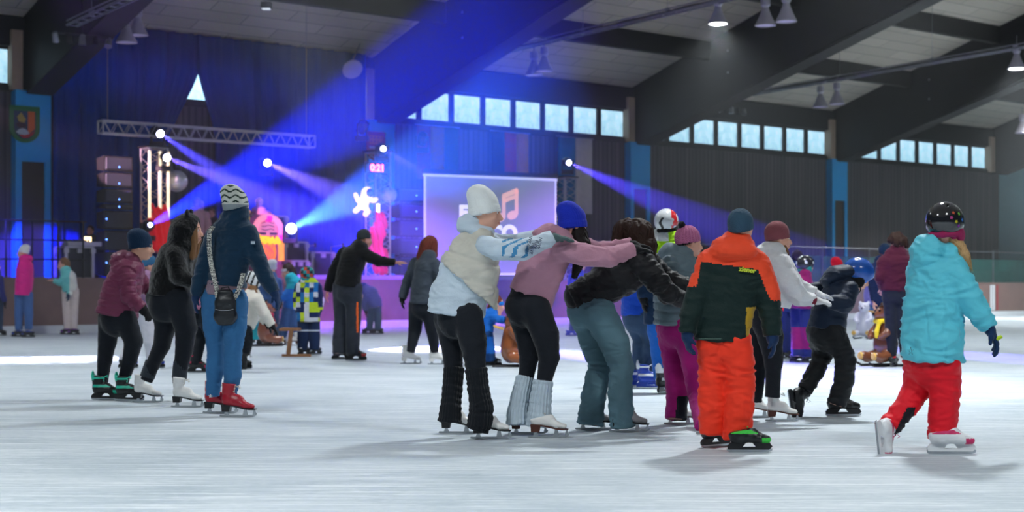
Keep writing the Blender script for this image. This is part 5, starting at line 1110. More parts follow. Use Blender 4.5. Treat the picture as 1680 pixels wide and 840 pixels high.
def P3():
    lf=[(352,386,.05,15),(339,425,.05,14),(328,460,0,13),(321,486,0,10)]; rt=[(407,384,-.05,16),(420,420,-.06,15),(436,455,-.09,13),(450,480,-.1,10)]
    bw=cloth('striped_beanie_cream',(205,208,200),kind='knit',bscale=60); bg=cloth('striped_beanie_green',(38,58,52)); gr=cloth('beanie_grey_rim',(140,150,155))
    def mf(px,py,dz): 
        st=(np.abs(((py+2.2*np.sin((px-386)*.35)-300)%9.5)-4.7)<1.5)&(py<334)&(py>305); return np.where(st,1,np.where(py>336,2,0))
    def sub(p):
        p.part('knitted_waistband',[p.ch([(371,462,0,33,27),(369,485,0,34,27)],k=.01,flat=(1,1))],cloth('pinkish_grey_knit',(160,135,150),kind='knit',bscale=80,bump=.6),ribs(40,.002))
        MB().box(p.J(415,398,-.16-.0),(.03,.012,.022)).build('sleeve_label',mat('white_label',rgb(190,205,215)),p.t)
        for (px,py) in ((345,650),(380,655)):
            c0=p.J(px,py,-.115 if px>370 else -.02); pts=[(.016*(1 if k%2==0 else .45)*math.cos(math.pi/2+k*math.pi/5),.016*(1 if k%2==0 else .45)*math.sin(math.pi/2+k*math.pi/5)) for k in range(10)]
            MB().prism(pts,c0,Vector((1,0,0)),Zv,Vector((0,.05,0))).build('star_patch',L_wht,p.t)
    SP('woman in a striped beanie, navy fleece and blue jeans with red skates',(372,682),65,(389,340,48,40,2),neck=(386,362,0),
       hat=lambda p:p.beanie([bw,bg,gr],tall=.03,tilt=10,sc=1.05,matf=mf,brim=True,back=.01,low=.004),
       hair=([[(398,345,-.02,7),(404,358,-.02,6),(408,368,-.02,3)]],H_bl,'hair',.004,(0,0,1),False),
       top=(K_navy,[(385,360,0,26,18),(383,380,0,37,23),(379,420,0,34,25),(374,450,0,31,26),(372,469,0,33,28)],[lf,rt]),hood=[[(387,344,0,22,18),(386,362,0,24,20)]],topname='fleece_jacket',disp=folds(.007,9,4),
       legs=(mat('blue_jeans',rgb(45,105,155),rough=.85,bump=.3,bscale=160,var=.3,vscale=5),[[(351,492,.05,22),(352,535,.05,18.5),(354,575,.05,14),(353,605,.05,14.5),(350,635,.05,11.5),(349,650,.05,11)],[(384,494,-.05,23),(385,540,-.05,19),(382,580,-.05,14.5),(382,612,-.05,14.5),(378,642,-.05,11.5),(376,656,-.05,11)]]),pelvis=[(368,480,0,32,24),(367,505,0,34,25)],dispL=folds(.004,12,6),legname='jeans',
       skates=[('figure',361,678,-6,L_red,L_red,L_blk,.98),('figure',390,684,-8,L_red,L_red,L_blk,1.0)],gloves=[(0,G_navy,(-.05,-.1,-1),(1,.3,0),-1,.4,.85),(1,G_navy,(.4,-.1,-1),(-1,.3,0),1,.4,.85)],group=LEFT,sub=sub)
    # the cross-body bag
    z=G(372,682).y; k=z/F; c=PZ(370,503,z-.16); t=thing('shoulder_bag','small black leather bag hanging on a patterned strap at the hip of the striped-beanie woman','bag',c-Vector((0,0,.11)))
    m=mat('black_bag_leather',rgb(28,32,38),rough=.4,bump=.15,bscale=50); sdf_obj('pouch',[Chain([c+DR((0,0,.10)),c+DR((0,0,.03)),c-DR((0,0,.08)),c-DR((0,0,.11))],[.062,.080,.088,.07],[.035,.045,.05,.04],(1,0.05,0),k=.02,pw=3)],.008,m,t,folds(.002,14,3))
    MB().tube([c+DR((-.07,-.045,-.02)),c+DR((-.04,-.055,-.028)),c+DR((0,-.058,-.03)),c+DR((.04,-.055,-.028)),c+DR((.07,-.045,-.02))],.003,5).build('zip',m_steel,t)
    MB().tube([c+DR((-.05,0,.09)),c+DR((-.03,0,.145)),c+DR((.02,0,.155)),c+DR((.05,0,.10))],.006,6).build('carry_handle',m,t)
    def J(px,py,d): return PZ(px,py,z+d)
    st=bpy.data.materials.new('zigzag_strap'); st.use_nodes=True; nt=st.node_tree; b=nt.nodes['Principled BSDF']; tc=nt.nodes.new('ShaderNodeTexCoord'); w=nt.nodes.new('ShaderNodeTexWave'); w.inputs['Scale'].default_value=16; w.inputs['Distortion'].default_value=9; w.inputs['Detail Scale'].default_value=6; w.bands_direction='Z'; nt.links.new(tc.outputs['Object'],w.inputs[0]); cr=nt.nodes.new('ShaderNodeValToRGB'); cr.color_ramp.interpolation='CONSTANT'; cr.color_ramp.elements[1].position=.5; cr.color_ramp.elements[0].color=(.02,.02,.03,1); cr.color_ramp.elements[1].color=rgb(215,215,205); nt.links.new(w.outputs[0],cr.inputs[0]); nt.links.new(cr.outputs[0],b.inputs['Base Color'])
    mb=MB()
    def strap(pts,wd=.018):
        for i in range(len(pts)-1):
            a=J(*pts[i]);b_=J(*pts[i+1]); d=(b_-a).normalized(); s=d.cross(DR((0,-1,0))).normalized()*wd; n=DR((0,-.004,0)); mb.hexa([a-s,a+s,b_+s,b_-s,a-s+n,a+s+n,b_+s+n,b_-s+n])
    strap([(350,371,-.10),(344,380,-.155),(343,400,-.155),(345,425,-.150),(350,450,-.150),(355,472,-.155),(357,488,-.17)]); mb.build('strap',st,t); mb=MB(); strap([(399,448,-.13),(396,462,-.145),(391,478,-.16),(384,490,-.165)]); mb.build('strap',st,t)
P3()
def P2():
    m=cloth('black_plush_hoodie',(13,13,16),bump=.7,bscale=220,sheen=.5); near=[(288,420,-.13,16),(294,452,-.18,15),(316,464,-.16,11)]; far=[(302,418,.12,15),(318,445,.15,13),(330,455,.15,10)]
    wm=cloth('charcoal_leg_warmer',(52,60,68),kind='knit',bscale=90)
    def sub(p):
        p.part('hood',[Ell(p.q(-.018,0,.02),(.125*p.s,.108*p.s,.135*p.s),.02,p.A()[1]),p.ch([(300,378,0,27,22),(296,402,0,26,22)],k=.03),Ell(p.q(.10,0,-.02),(.10*p.s,.072*p.s,.105*p.s),.01,p.A()[1],op=-1)]+[Ell(p.q(-.01,t*.07,.15),(.02*p.s,.028*p.s,.04*p.s),.02,p.A()[1]) for t in(-1,1)],m,fuzz(.004,90),h=.007)
        p.part('leg_warmer',[p.ch([(251,593,.02,12),(241,620,0,12)],flat=(1,1))],wm,ribs(30,.002)); p.part('leg_warmer',[p.ch([(297,592,-.08,12),(294,622,-.08,12)],flat=(1,1))],wm,ribs(30,.002))
    SP('girl in a black plush hoodie with the hood up, black leggings and white skates',(268,664),5,(311,378,45,-2,-2),neck=(300,405,0),
       hair=([[(318,372,-.05,6),(319,395,-.06,6),(315,422,-.08,5)],[(322,372,.05,6),(324,395,.05,6),(320,420,.0,4)]],H_br,'hair',.004,(0,0,1),False),
       top=(m,[(298,405,0,28,22),(288,425,0,33,29),(281,455,0,33,33),(278,486,0,33,34)],[near,far]),topname='hoodie',disp=fuzz(.004,80),
       legs=(K_blk,[[(262,490,.08,23),(272,530,.08,18),(266,565,.05,14),(250,600,0,11),(240,625,0,10)],[(292,492,-.08,24),(305,538,-.08,18),(302,575,-.08,14),(295,612,-.08,11),(293,630,-.08,10)]]),pelvis=[(276,480,0,30,27),(274,500,0,31,30)],dispL=folds(.002,12,6),legname='leggings',
       skates=[('figure',242,660,-3,L_white,L_white,L_blk,.93),('figure',307,668,-5,L_white,L_white,L_blk,.96)],gloves=[(0,G_blk,(1,0,0),(0,0,-1),-1,.3,.8),(1,G_blk,(1,0,0),(0,0,-1),1,.3,.8)],group=LEFT,sub=sub)
P2()
def P1():
    m=cloth('burgundy_puffer',(118,52,82),rough=.5,bump=.1); near=[(208,450,-.13,15),(211,486,-.18,13),(234,507,-.18,10)]; far=[(222,448,.12,14),(238,470,.15,12),(252,484,.15,9)]
    SP('girl in a navy beanie and burgundy puffer jacket with teal-laced skates',(190,656),5,(232,404,43,0,-6),neck=(216,428,0),
       hat=lambda p:p.beanie(cloth('navy_beanie',(24,50,80),kind='knit',bscale=60),tall=.0,tilt=10,sc=1.04,back=.01,low=.018),
       hair=([[(190,440,.0,6),(180,455,.0,5),(172,474,.0,3)]],H_bl,'hair',.004,(.4,0,1),False),
       top=(m,[(216,428,0,24,17),(209,446,0,33,27),(199,480,0,33,31),(191,519,0,34,35)],[near,far]),hood=[[(196,440,0,16,13),(202,428,0,26,18),(220,430,0,20,11)],(200,430,0,(20,24,19))],disp=quilt(.065,.010,6,.004),
       legs=(K_blk,[[(180,522,.08,19),(176,560,.08,15),(172,590,.06,12),(168,625,.05,9),(166,640,.05,9)],[(205,522,-.08,19),(219,560,-.08,15),(213,590,-.05,12),(202,625,-.05,9),(200,640,-.05,9)]]),pelvis=[(193,508,0,28,26),(193,526,0,28,27)],dispL=folds(.002,12,6),legname='leggings',
       skates=[('hockey',174,656,-2,L_blk,L_teal,L_blk,.90),('hockey',212,658,-8,L_blk,L_teal,L_blk,.90)],gloves=[(0,G_blk,(.6,0,-.8),(0,0.3,-.5),-1,.5,.8),(1,G_blk,(1,0,-.3),(0,0,-1),1,.5,.8)],group=LEFT)
P1()
# =====================================================  THE SKATERS FARTHER BACK
BK='skaters farther back on the ice'
def bn(m,**k): return lambda p:p.beanie(m,**k)
def std(cx,y0,y1,w,d,l=0): return [(cx,y0,0,w*.8,d*.75),(cx-l*.3,y0+(y1-y0)*.3,0,w,d),(cx-l*.7,y0+(y1-y0)*.7,0,w*.95,d),(cx-l,y1,0,w*.97,d*1.02)]
jn=mat('dark_jeans',rgb(45,70,100),rough=.85,bump=.3,bscale=160,var=.25); bj=mat('light_jeans',rgb(60,100,160),rough=.85,bump=.3,bscale=160,var=.25)
def glv(m,n=2,d=dn): return [(i,m,d,(1,.3,0) if i==0 else (-1,.3,0),-1 if i==0 else 1,.4,.85) for i in range(n)]
SP('child in a lilac jacket and white trousers behind the burgundy puffer girl',(225,605),5,(246,436,31,5,0),hat=bn(cloth('denim_blue_cap',(50,100,140)),low=.0),hair=([[(238,440,0,8),(234,458,0,6)]],H_br,'hair',.004,(0,0,1),False),
   top=(cloth('lilac_jacket',(150,115,150)),[(240,452,0,17,11),(236,472,0,21,17),(230,512,0,21,18)],[[(238,462,-.1,9),(240,485,-.14,8),(252,497,-.14,6)],[(244,462,.1,9),(252,482,.12,8),(262,490,.12,6)]]),
   legs=(cloth('white_snow_trousers',(215,215,225)),[[(223,514,.06,13),(215,560,.05,11),(205,592,0,10)],[(240,514,-.06,13),(246,560,-.05,10),(250,592,0,9)]]),pelvis=[(231,505,0,18,16),(230,520,0,18,17)],
   skates=[('hockey_low',210,604,0,L_blk,L_blue,L_blk,.85),('hockey_low',254,604,0,L_blk,L_blue,L_blk,.85)],gloves=glv(G_blk,2,(1,0,-.3)),group=BK)
SP('girl in a pink top and black leggings half hidden behind the striped-beanie woman',(330,612),5,(343,436,30,0,-10),hair=([[(338,440,0,10),(336,460,0,8)]],H_br),
   top=(cloth('pale_pink_top',(215,140,170)),[(336,452,0,16,11),(331,472,0,21,16),(322,512,0,21,18)],[[(334,462,-.1,8),(338,485,-.14,7),(350,495,-.14,5)],[(338,462,.1,8),(346,482,.12,7),(358,488,.12,5)]]),
   legs=(K_blk,[[(321,512,.06,13),(331,550,.05,10),(322,590,0,8),(320,598,0,8)],[(334,512,-.06,13),(346,552,-.05,10),(350,592,0,7)]]),pelvis=[(326,505,0,17,16),(325,520,0,17,17)],
   skates=[('hockey',326,612,0,L_blk,mat('crimson_accent',rgb(190,40,80),rough=.4),L_blk,.92),('hockey',360,610,0,L_blk,mat('crimson_accent',rgb(190,40,80),rough=.4),L_blk,.92)],gloves=glv(SK_L,2,(1,0,-.2)),group=BK)
stw=cloth('white_hat_wool',(220,225,228)); stb=cloth('black_hat_stripe',(20,24,28))
SP('skater in a cream sweater bending forward, right of the striped-beanie woman',(404,606),5,(410,466,33,15,-45),hat=bn([stw,stb],sc=1.1,tilt=6,matf=lambda px,py,dz:np.where(((px+py*.35)%9)<3.2,1,0)),
   hair=([[(414,474,-.05,8),(419,490,-.06,7),(421,503,-.06,3)]],H_br,'hair',.005,(0,0,1),False),
   top=(cloth('cream_sweater',(225,220,210),bump=.5),[(414,484,0,17,13),(411,496,0,23,21),(402,520,0,22,22),(397,536,0,20,20)],[[(421,493,-.12,11),(434,515,-.14,9),(446,534,-.12,7)],[(410,493,.12,10),(425,515,.14,9),(436,530,.12,6)]]),
   legs=(K_blk,[[(392,538,.07,13),(390,570,.05,10),(392,595,0,8)],[(401,538,-.07,13),(405,562,-.05,10),(403,578,.0,8)]]),pelvis=[(397,530,0,17,17),(396,542,0,16,16)],
   skates=[('hockey_low',397,605,0,L_blk,L_blk,L_blk,.85)],sub=lambda p:p.skate_ankle('hockey',(404,578,0),30,L_blk,L_blk,L_blk,.85,pitch=-65),gloves=[(0,G_blk,(.6,0,-.8),(-.5,0,-.5),-1,.3,.9),(1,G_blk,(.6,0,-.8),(-.5,0,-.5),1,.3,.9)],group=BK)
SP('small child in turquoise beside the brown skating aid, behind the cream sweater',(421,564),80,(419,502,19,90,0),hat=bn(cloth('turquoise_cap',(20,170,180))),top=(cloth('turquoise_suit',(25,175,190)),std(419,511,540,11,9),[[(410,516,0,5),(408,528,0,4),(409,536,0,4)],[(428,516,0,5),(430,528,0,4),(430,534,0,4)]]),
   legs=(cloth('turquoise_suit',(25,175,190)),[[(415,538,0,7),(415,557,0,6)],[(424,538,0,7),(425,557,0,6)]]),skates=[('hockey_low',415,563,80,L_blk,L_blk,L_blk,.7),('hockey_low',425,563,80,L_blk,L_blk,L_blk,.7)],gloves=glv(G_navy),group=BK)
SP('skater in a light grey beanie leaning beside the jukebox side of the boards',(441,567),170,(443,441,23,190,-10),hat=bn(cloth('light_grey_beanie',(195,198,205)),back=.01,tall=.01),top=(cloth('denim_blue_jacket',(50,85,135)),std(444,454,504,18,13,2),[[(430,462,-.1,7),(426,482,-.15,6),(436,494,-.2,5)],[(456,462,.1,7),(458,482,.1,6),(460,496,.1,5)]]),
   legs=(jn,[[(438,504,0,9),(437,535,0,7),(436,557,0,6)],[(449,504,0,9),(451,535,0,7),(452,557,0,6)]]),skates=[('hockey_low',433,566,180,L_blk,L_blk,L_blk,.9),('hockey_low',449,567,180,L_blk,L_blk,L_blk,.9)],gloves=glv(G_blk),group=BK)
SP('skater in a teal and blue jacket with a white headband, jeans and white skates',(467,566),185,(472,446,24,190,-12),hair=([[(480,446,0,6),(484,458,0,5)]],H_dbr,'hair',.005,(0,0,1),True),
   top=([cloth('bright_blue_jacket',(30,110,200)),cloth('teal_yoke',(25,165,185))],[(478,457,0,15,10),(484,468,0,18,14),(483,485,0,18,15),(478,506,0,17,14)],[[(482,466,-.1,9),(472,484,-.15,8),(456,491,-.2,6)],[(488,466,.1,8),(484,486,.1,7),(470,494,.1,5)]]),matf=lambda px,py,dz:np.where(py<474,1,0),
   legs=(bj,[[(473,508,0,10),(466,535,0,8),(463,554,0,7)],[(483,508,0,10),(482,535,0,8),(482,554,0,7)]]),skates=[('figure',461,566,185,L_white,L_white,L_brown,.9),('figure',480,567,185,L_white,L_white,L_brown,.9)],gloves=glv(cloth('white_mitten',(220,220,225)),2,(-1,0,-.2)),group=BK,
   sub=lambda p:p.part('headband',[Chain([p.q(0,0,.01),p.q(-.004,0,.055)],[.084*p.s,.082*p.s],[.102*p.s,.100*p.s],tuple(p.M.col[1]),k=.004,flat=(1,1))],cloth('white_headband',(225,220,225))))
ck=[cloth('check_navy',(22,42,90)),cloth('check_lime',(200,225,50)),cloth('check_white',(220,225,235)),cloth('check_blue',(35,120,190))]
def chk(px,py,dz):
    i=np.floor((px-487)/7.2).astype(int); j=np.floor((py-455)/8.2).astype(int); return np.array([0,1,3,2,0,2,1,3,0,1,2])[((i*3+j*5+(i*j)%3)%11)]
SP('child in a blue, lime and white checked jacket and navy trousers',(506,583),82,(504,452,26,85,0),hat=lambda p:p.helmet([cloth('hat_teal',(30,150,150)),cloth('hat_red',(200,70,50)),cloth('hat_dark',(25,50,60))],cloth('hat_teal',(30,150,150)),sc=.98,matf=lambda C:(np.floor(C[:,0]*22).astype(int)+np.floor(C[:,2]*20).astype(int))%3,vents=False,name='hat'),
   top=(ck,std(506,465,528,20,14),[[(491,472,0,8),(487,492,0,7),(488,508,0,6)],[(521,472,0,8),(525,492,0,7),(524,508,0,6)]]),matf=chk,hood=[(505,462,-.04,(8,13,8))],
   legs=([cloth('navy_snow_trousers',(25,45,85)),cloth('reflective_trim',(190,200,215))],[[(498,528,0,10),(497,555,0,9),(496,574,0,8)],[(515,528,0,10),(516,555,0,9),(516,574,0,8)]]),matfL=lambda px,py,dz:np.where(np.abs(py-542)<1,1,0),
   skates=[('hockey_low',500,583,40,L_blk,L_wht,L_blk,.85),('hockey_low',519,582,60,L_blk,L_wht,L_blk,.85)],gloves=glv(G_navy),group=BK)
def I_():
    SP('man in a black jacket pointing to the right with an outstretched arm',(573,592),15,(598,392,28,20,-8),neck=(590,408,0),hat=bn(cloth('dark_grey_beanie',(50,55,60),kind='knit'),low=.0),skin=SK_M,
     top=(K_blk2,[(589,407,0,24,14),(580,424,0,29,21),(573,448,0,27,20),(570,470,0,26,21)],[[(594,416,-.14,11),(622,428,-.18,9),(649,431,-.18,6)],[(566,416,.12,12),(549,444,.14,10),(537,478,.12,7)]]),hood=[(582,410,0,(12,17,9))],
     legs=([cloth('charcoal_trousers',(45,50,60)),cloth('orange_stripe',(230,100,40))],[[(560,472,.06,15),(561,525,.05,12),(556,560,.02,11),(556,580,0,10)],[(580,472,-.06,15),(580,525,-.05,12),(578,580,0,11)]]),pelvis=[(570,465,0,24,19),(570,482,0,24,19)],matfL=lambda px,py,dz:np.where((np.abs(px-588)<1.6)&(py>495)&(py<545)&(dz<0),1,0),
     skates=[('hockey_low',561,590,0,L_blk,L_blk,L_blk,1.0),('hockey_low',584,592,0,L_blk,L_red2,L_blk,1.0)],gloves=[(0,'bare',(1,0,.02),(0,-.3,-1),-1,.12,1.0),(1,'bare',(-.1,0,-1),(1,.2,0),-1,.4,1.0)],group=BK)
I_()
SP('skater bending down before the violet boards behind the man in black',(613,549),0,(597,474,18,190,-50),hat=bn(G_navy),top=(cloth('blue_grey_coat',(70,75,130)),[(601,476,0,12,9),(608,482,0,15,12),(614,494,0,15,12),(616,504,0,14,12)],[[(603,482,-.1,6),(598,498,-.12,5),(600,510,-.12,4)],[(607,482,.1,6),(604,500,.12,5),(606,512,.12,4)]]),
   legs=(jn,[[(611,503,0,8),(607,525,0,6),(606,541,0,5)],[(618,503,0,8),(620,525,0,6),(620,541,0,5)]]),skates=[('hockey_low',604,548,180,L_blk,L_blk,L_blk,.95),('hockey_low',619,548,180,L_blk,L_blk,L_blk,.95)],gloves=glv(G_blk),group=BK)
SP('woman with long auburn hair in a dark grey sweater and white skates',(694,598),15,(705,406,28,25,0),neck=(702,424,0),hair=([[(700,404,0,12),(695,422,0,11),(689,440,0,6)],[(706,398,0,12),(710,418,0,8),(711,430,0,3)]],H_au,'hair',.006,(.2,0,1)),
   top=(cloth('dark_grey_sweater',(62,70,80),bump=.4),[(702,421,0,20,13),(698,440,0,25,18),(694,470,0,24,18),(692,498,0,25,20)],[[(682,432,.1,10),(668,462,.1,8),(660,490,.08,7)],[(713,434,-.12,10),(722,462,-.14,8),(722,488,-.14,6)]]),
   legs=(K_blk,[[(684,500,.06,14),(681,540,.05,11),(676,565,.02,8),(674,578,0,7)],[(702,500,-.06,14),(709,540,-.05,11),(712,565,0,8),(713,578,0,7)]]),pelvis=[(692,492,0,22,18),(692,506,0,22,18)],dispL=folds(.002,12,6),legname='leggings',
   skates=[('figure',674,597,-5,L_white,L_white,L_white,.97),('figure',719,598,-5,L_white,L_white,L_white,.97)],gloves=glv(G_blk),group=BK)
SP('small child in a bright blue snowsuit and headband holding the brown skating aid',(797,601),10,(815,500,28,15,-5),hair=([[(806,505,0,7),(803,512,0,5)]],H_au),skin=SK_L,
   top=(cloth('bright_blue_snowsuit',(25,105,200)),[(808,512,0,14,10),(800,522,0,18,14),(794,538,0,18,16),(791,550,0,18,16)],[[(806,518,-.09,7),(818,524,-.16,6),(828,524,-.20,5)],[(806,518,.09,7),(818,524,.12,6),(828,526,.12,5)]]),
   legs=([cloth('bright_blue_snowsuit',(25,105,200)),cloth('navy_gaiter',(25,65,120))],[[(787,548,.05,12),(791,572,.04,10),(791,592,.02,10)],[(797,548,-.05,12),(802,572,-.04,10),(804,592,-.02,10)]]),pelvis=[(792,542,0,16,15),(792,555,0,16,15)],matfL=lambda px,py,dz:np.where((py>579)|((py>532)&(py<552)),1,0),
   skates=[('hockey_low',797,600,0,L_blk,L_wht,L_blk,.8),('hockey_low',808,601,0,L_blk,L_wht,L_blk,.8)],gloves=glv(G_navy,2,(1,0,-.1)),group=BK,
   sub=lambda p:p.part('headband',[Chain([p.q(.002,0,-.012),p.q(-.002,0,.05)],[.086*p.s,.084*p.s],[.104*p.s,.102*p.s],tuple(p.M.col[1]),k=.004,flat=(1,1))],cloth('blue_headband',(25,120,210))))
SP('skater in a royal blue jacket with blue rental skates behind the wide jeans',(1058,636),8,(1042,404,36,10,-10),hair=([[(1034,408,0,10),(1030,425,0,8)]],H_dbr),
   top=(cloth('royal_blue_jacket',(25,75,190)),[(1042,426,0,24,16),(1042,448,0,30,22),(1043,490,0,29,23),(1044,517,0,30,24)],[[(1034,440,-.13,12),(1040,475,-.16,11),(1060,488,-.16,8)],[(1048,440,.13,12),(1058,470,.15,11),(1075,482,.15,8)]]),
   legs=(jn,[[(1038,518,.07,18),(1052,556,.05,14),(1048,595,.02,12),(1046,606,.02,11)],[(1054,518,-.07,18),(1069,558,-.05,14),(1064,598,-.02,12),(1060,610,-.02,11)]]),pelvis=[(1044,508,0,26,22),(1045,525,0,26,22)],
   skates=[('hockey',1051,634,0,L_blue,L_wht,L_blue,.95),('hockey',1068,638,-10,L_blue,L_wht,L_blue,1.0)],gloves=glv(G_blk,2,(1,0,-.2)),group=BK)
hw=mat('silver_helmet_shell',rgb(205,208,212),rough=.2,coat=.6,var=.03); hr=mat('red_helmet_print',rgb(190,30,40),rough=.25,coat=.5); hb_=mat('black_helmet_print',rgb(20,20,24),rough=.3)
def mprint(C):
    z=C[:,2]; x=C[:,0]; n=vnoise(C*28,3); c=G(1092,645).y/F; px=840+x/c*1.0; return np.where((px>1099)&(n>-.25),1,np.where((np.abs(px-1083-2*np.sin(z*60))<2.2)&(z>1.55)&(z<1.70),2,0))
SP('skater in a silver and red helmet and lime green jacket above the pink beanie',(1092,645),72,(1094,368,40,60,0),hat=lambda p:p.helmet([hw,hr,hb_],cloth('helmet_lining_black',(20,20,22)),sc=1.06,matf=mprint,vents=False),
   top=([cloth('navy_shell',(22,45,75)),cloth('lime_shell',(165,220,30)),cloth('white_hood_cloth',(220,225,225))],[(1092,392,0,28,18),(1091,408,0,36,23),(1092,470,0,36,25),(1092,532,0,36,26)],[[(1060,412,0,14),(1054,450,0,13),(1056,490,-.05,10)],[(1124,412,0,14),(1130,450,0,13),(1128,490,-.05,10)]]),
   matf=lambda px,py,dz:np.where((py<396)&(px<1094),2,np.where(py<417+(1090-px)*.1,1,0)),hood=[(1086,396,-.04,(14,24,13))],
   legs=(cloth('blue_trousers',(25,95,185)),[[(1080,530,0,18),(1084,580,0,16),(1087,622,0,14)],[(1104,530,0,18),(1103,580,0,16),(1103,624,0,14)]]),pelvis=[(1092,520,0,30,24),(1092,540,0,30,24)],
   skates=[('hockey',1090,645,60,L_blk,L_wht,L_blk,1.0),('hockey',1108,643,60,L_blk,L_wht,L_blk,1.0)],gloves=glv(G_blk),group=BK)
SP('skater in blue far behind the pink hoodie, close to the violet boards',(944,552),0,(951,436,19,0,0),hat=bn(G_navy),top=(cloth('cobalt_jacket',(30,60,190)),std(949,447,495,15,11,1),[[(938,454,-.1,6),(936,472,-.1,5),(940,486,-.1,4)],[(960,454,.1,6),(962,472,.1,5),(960,486,.1,4)]]),
   legs=(jn,[[(944,495,0,9),(942,520,0,6),(938,543,0,5)],[(954,495,0,9),(955,520,0,6),(956,543,0,5)]]),skates=[('hockey_low',938,551,0,L_blue,L_wht,L_blue,.95),('hockey_low',957,551,0,L_blue,L_wht,L_blue,.95)],gloves=glv(G_blk),group=BK)
mgj=cloth('magenta_ski_jacket',(125,20,85)); nvt=cloth('navy_ski_trousers',(28,38,90))
SP('child in a black and white helmet and magenta ski jacket behind the boy in navy',(1318,596),10,(1322,436,26,10,0),hat=lambda p:p.helmet([mat('helmet_black_shell',(.02,.02,.025,1),rough=.2),hw],cloth('hat_teal2',(30,120,120)),sc=1.1,matf=lambda C:np.where(vnoise(C*16,8)>.35,1,0),vents=False),
   top=(mgj,[(1319,450,0,16,11),(1316,466,0,21,16),(1314,506,0,21,17)],[[(1310,462,-.1,9),(1302,485,-.12,8),(1310,502,-.12,6)],[(1325,462,.1,8),(1332,482,.12,7),(1340,495,.12,5)]]),
   legs=([nvt,mgj],[[(1308,508,.05,12),(1309,545,.04,11),(1308,584,0,10)],[(1322,508,-.05,12),(1325,545,-.04,11),(1326,584,0,10)]]),matfL=lambda px,py,dz:np.where((py>536)&(py<572),1,0),
   skates=[('hockey_low',1311,595,0,L_blk,L_blue,L_blk,.9),('hockey_low',1330,596,0,L_blk,L_blue,L_blk,.9)],gloves=glv(G_navy,2,(1,0,-.5)),group=BK)
SP('child in navy with a dark hat left of the magenta ski jacket',(1291,590),60,(1309,424,24,50,0),hat=bn(cloth('dark_purple_hat',(45,35,60))),top=([cloth('navy_anorak',(26,45,95)),cloth('red_pocket',(210,45,50))],std(1302,436,512,19,14,9),[[(1286,446,0,8),(1278,470,0,7),(1278,492,0,6)],[(1314,446,0,8),(1318,470,0,7),(1316,490,0,6)]]),matf=lambda px,py,dz:np.where((px<1284)&(py>500),1,0),
   legs=(nvt,[[(1287,512,0,11),(1286,550,0,10),(1285,578,0,9)],[(1300,512,0,11),(1300,550,0,10),(1300,578,0,9)]]),skates=[('hockey_low',1287,589,50,L_blk,L_blk,L_blk,.9),('hockey_low',1302,590,50,L_blk,L_blk,L_blk,.9)],gloves=glv(cloth('red_glove',(215,45,60))),group=BK)
SP('skater in a red beanie far back above the boy in navy',(1372,574),10,(1375,437,22,0,0),hat=bn(cloth('bright_red_beanie',(230,25,50),kind='knit'),tall=.02),hair=([[(1367,440,0,6),(1364,455,0,5)]],H_dbr,'hair',.005,(0,0,1),False),top=(cloth('dark_winter_coat',(45,42,55)),std(1371,449,515,17,13,2),[[(1360,458,-.1,7),(1357,480,-.1,6),(1362,496,-.1,5)],[(1382,458,.1,7),(1385,480,.1,6),(1384,496,.1,5)]]),
   legs=(jn,[[(1364,515,0,9),(1364,562,0,6)],[(1377,515,0,9),(1378,562,0,6)]]),skates=[('hockey_low',1366,573,0,L_blk,L_blk,L_blk,.95),('hockey_low',1380,573,0,L_blk,L_blk,L_blk,.95)],gloves=glv(G_blk),group=BK)
SP('skater in blue jeans far back between the boy in navy and the maroon sweater',(1432,552),95,(1437,452,18,100,0),hat=bn(G_navy),top=(cloth('pale_violet_coat',(130,125,200)),std(1435,462,500,14,10),[[(1424,468,0,5),(1421,484,0,4),(1422,496,0,4)],[(1446,468,0,5),(1449,484,0,4),(1448,496,0,4)]]),
   legs=(bj,[[(1429,500,0,8),(1425,525,0,6),(1421,543,0,5)],[(1440,500,0,8),(1441,525,0,6),(1441,543,0,5)]]),skates=[('figure',1420,551,120,L_white,L_white,L_white,.95),('figure',1441,551,90,L_white,L_white,L_white,.95)],gloves=glv(G_blk),group=BK)
SP('man in a maroon sweater and dark trousers seen from behind, holding a skating aid',(1469,602),85,(1472,402,28,85,0),hair=([[(1460,394,0,5),(1466,388,0,6),(1474,386,0,6),(1482,392,0,5)],[(1484,394,0,6),(1485,402,0,5)]],H_dbr,'hair',.010,(0,0,1)),
   top=(cloth('maroon_sweater',(72,16,40),bump=.5),[(1471,419,0,20,14),(1470,432,0,28,18),(1469,455,0,25,17),(1468,478,0,23,16)],[[(1447,432,0,9),(1443,455,-.03,8),(1448,474,.15,6)],[(1493,432,0,9),(1497,455,-.03,8),(1491,474,.15,6)]]),hood=[[(1472,410,0,13,12),(1471,422,0,20,14)]],
   legs=(cloth('slim_dark_trousers',(28,32,45)),[[(1461,480,0,13),(1462,535,0,10),(1463,575,0,8),(1463,586,0,8)],[(1477,480,0,13),(1481,535,0,10),(1484,575,0,8),(1486,586,0,8)]]),pelvis=[(1469,472,0,21,15),(1469,488,0,21,15)],
   skates=[('hockey_low',1466,602,60,L_blk,L_red2,L_blk,.95),('hockey_low',1489,598,60,L_blk,L_blk,L_blk,.95)],gloves=[(0,'bare',(.2,.9,-.4),(0,0,-1),-1,.5,.95),(1,'bare',(-.2,.9,-.4),(0,0,-1),1,.5,.95)],group=BK)
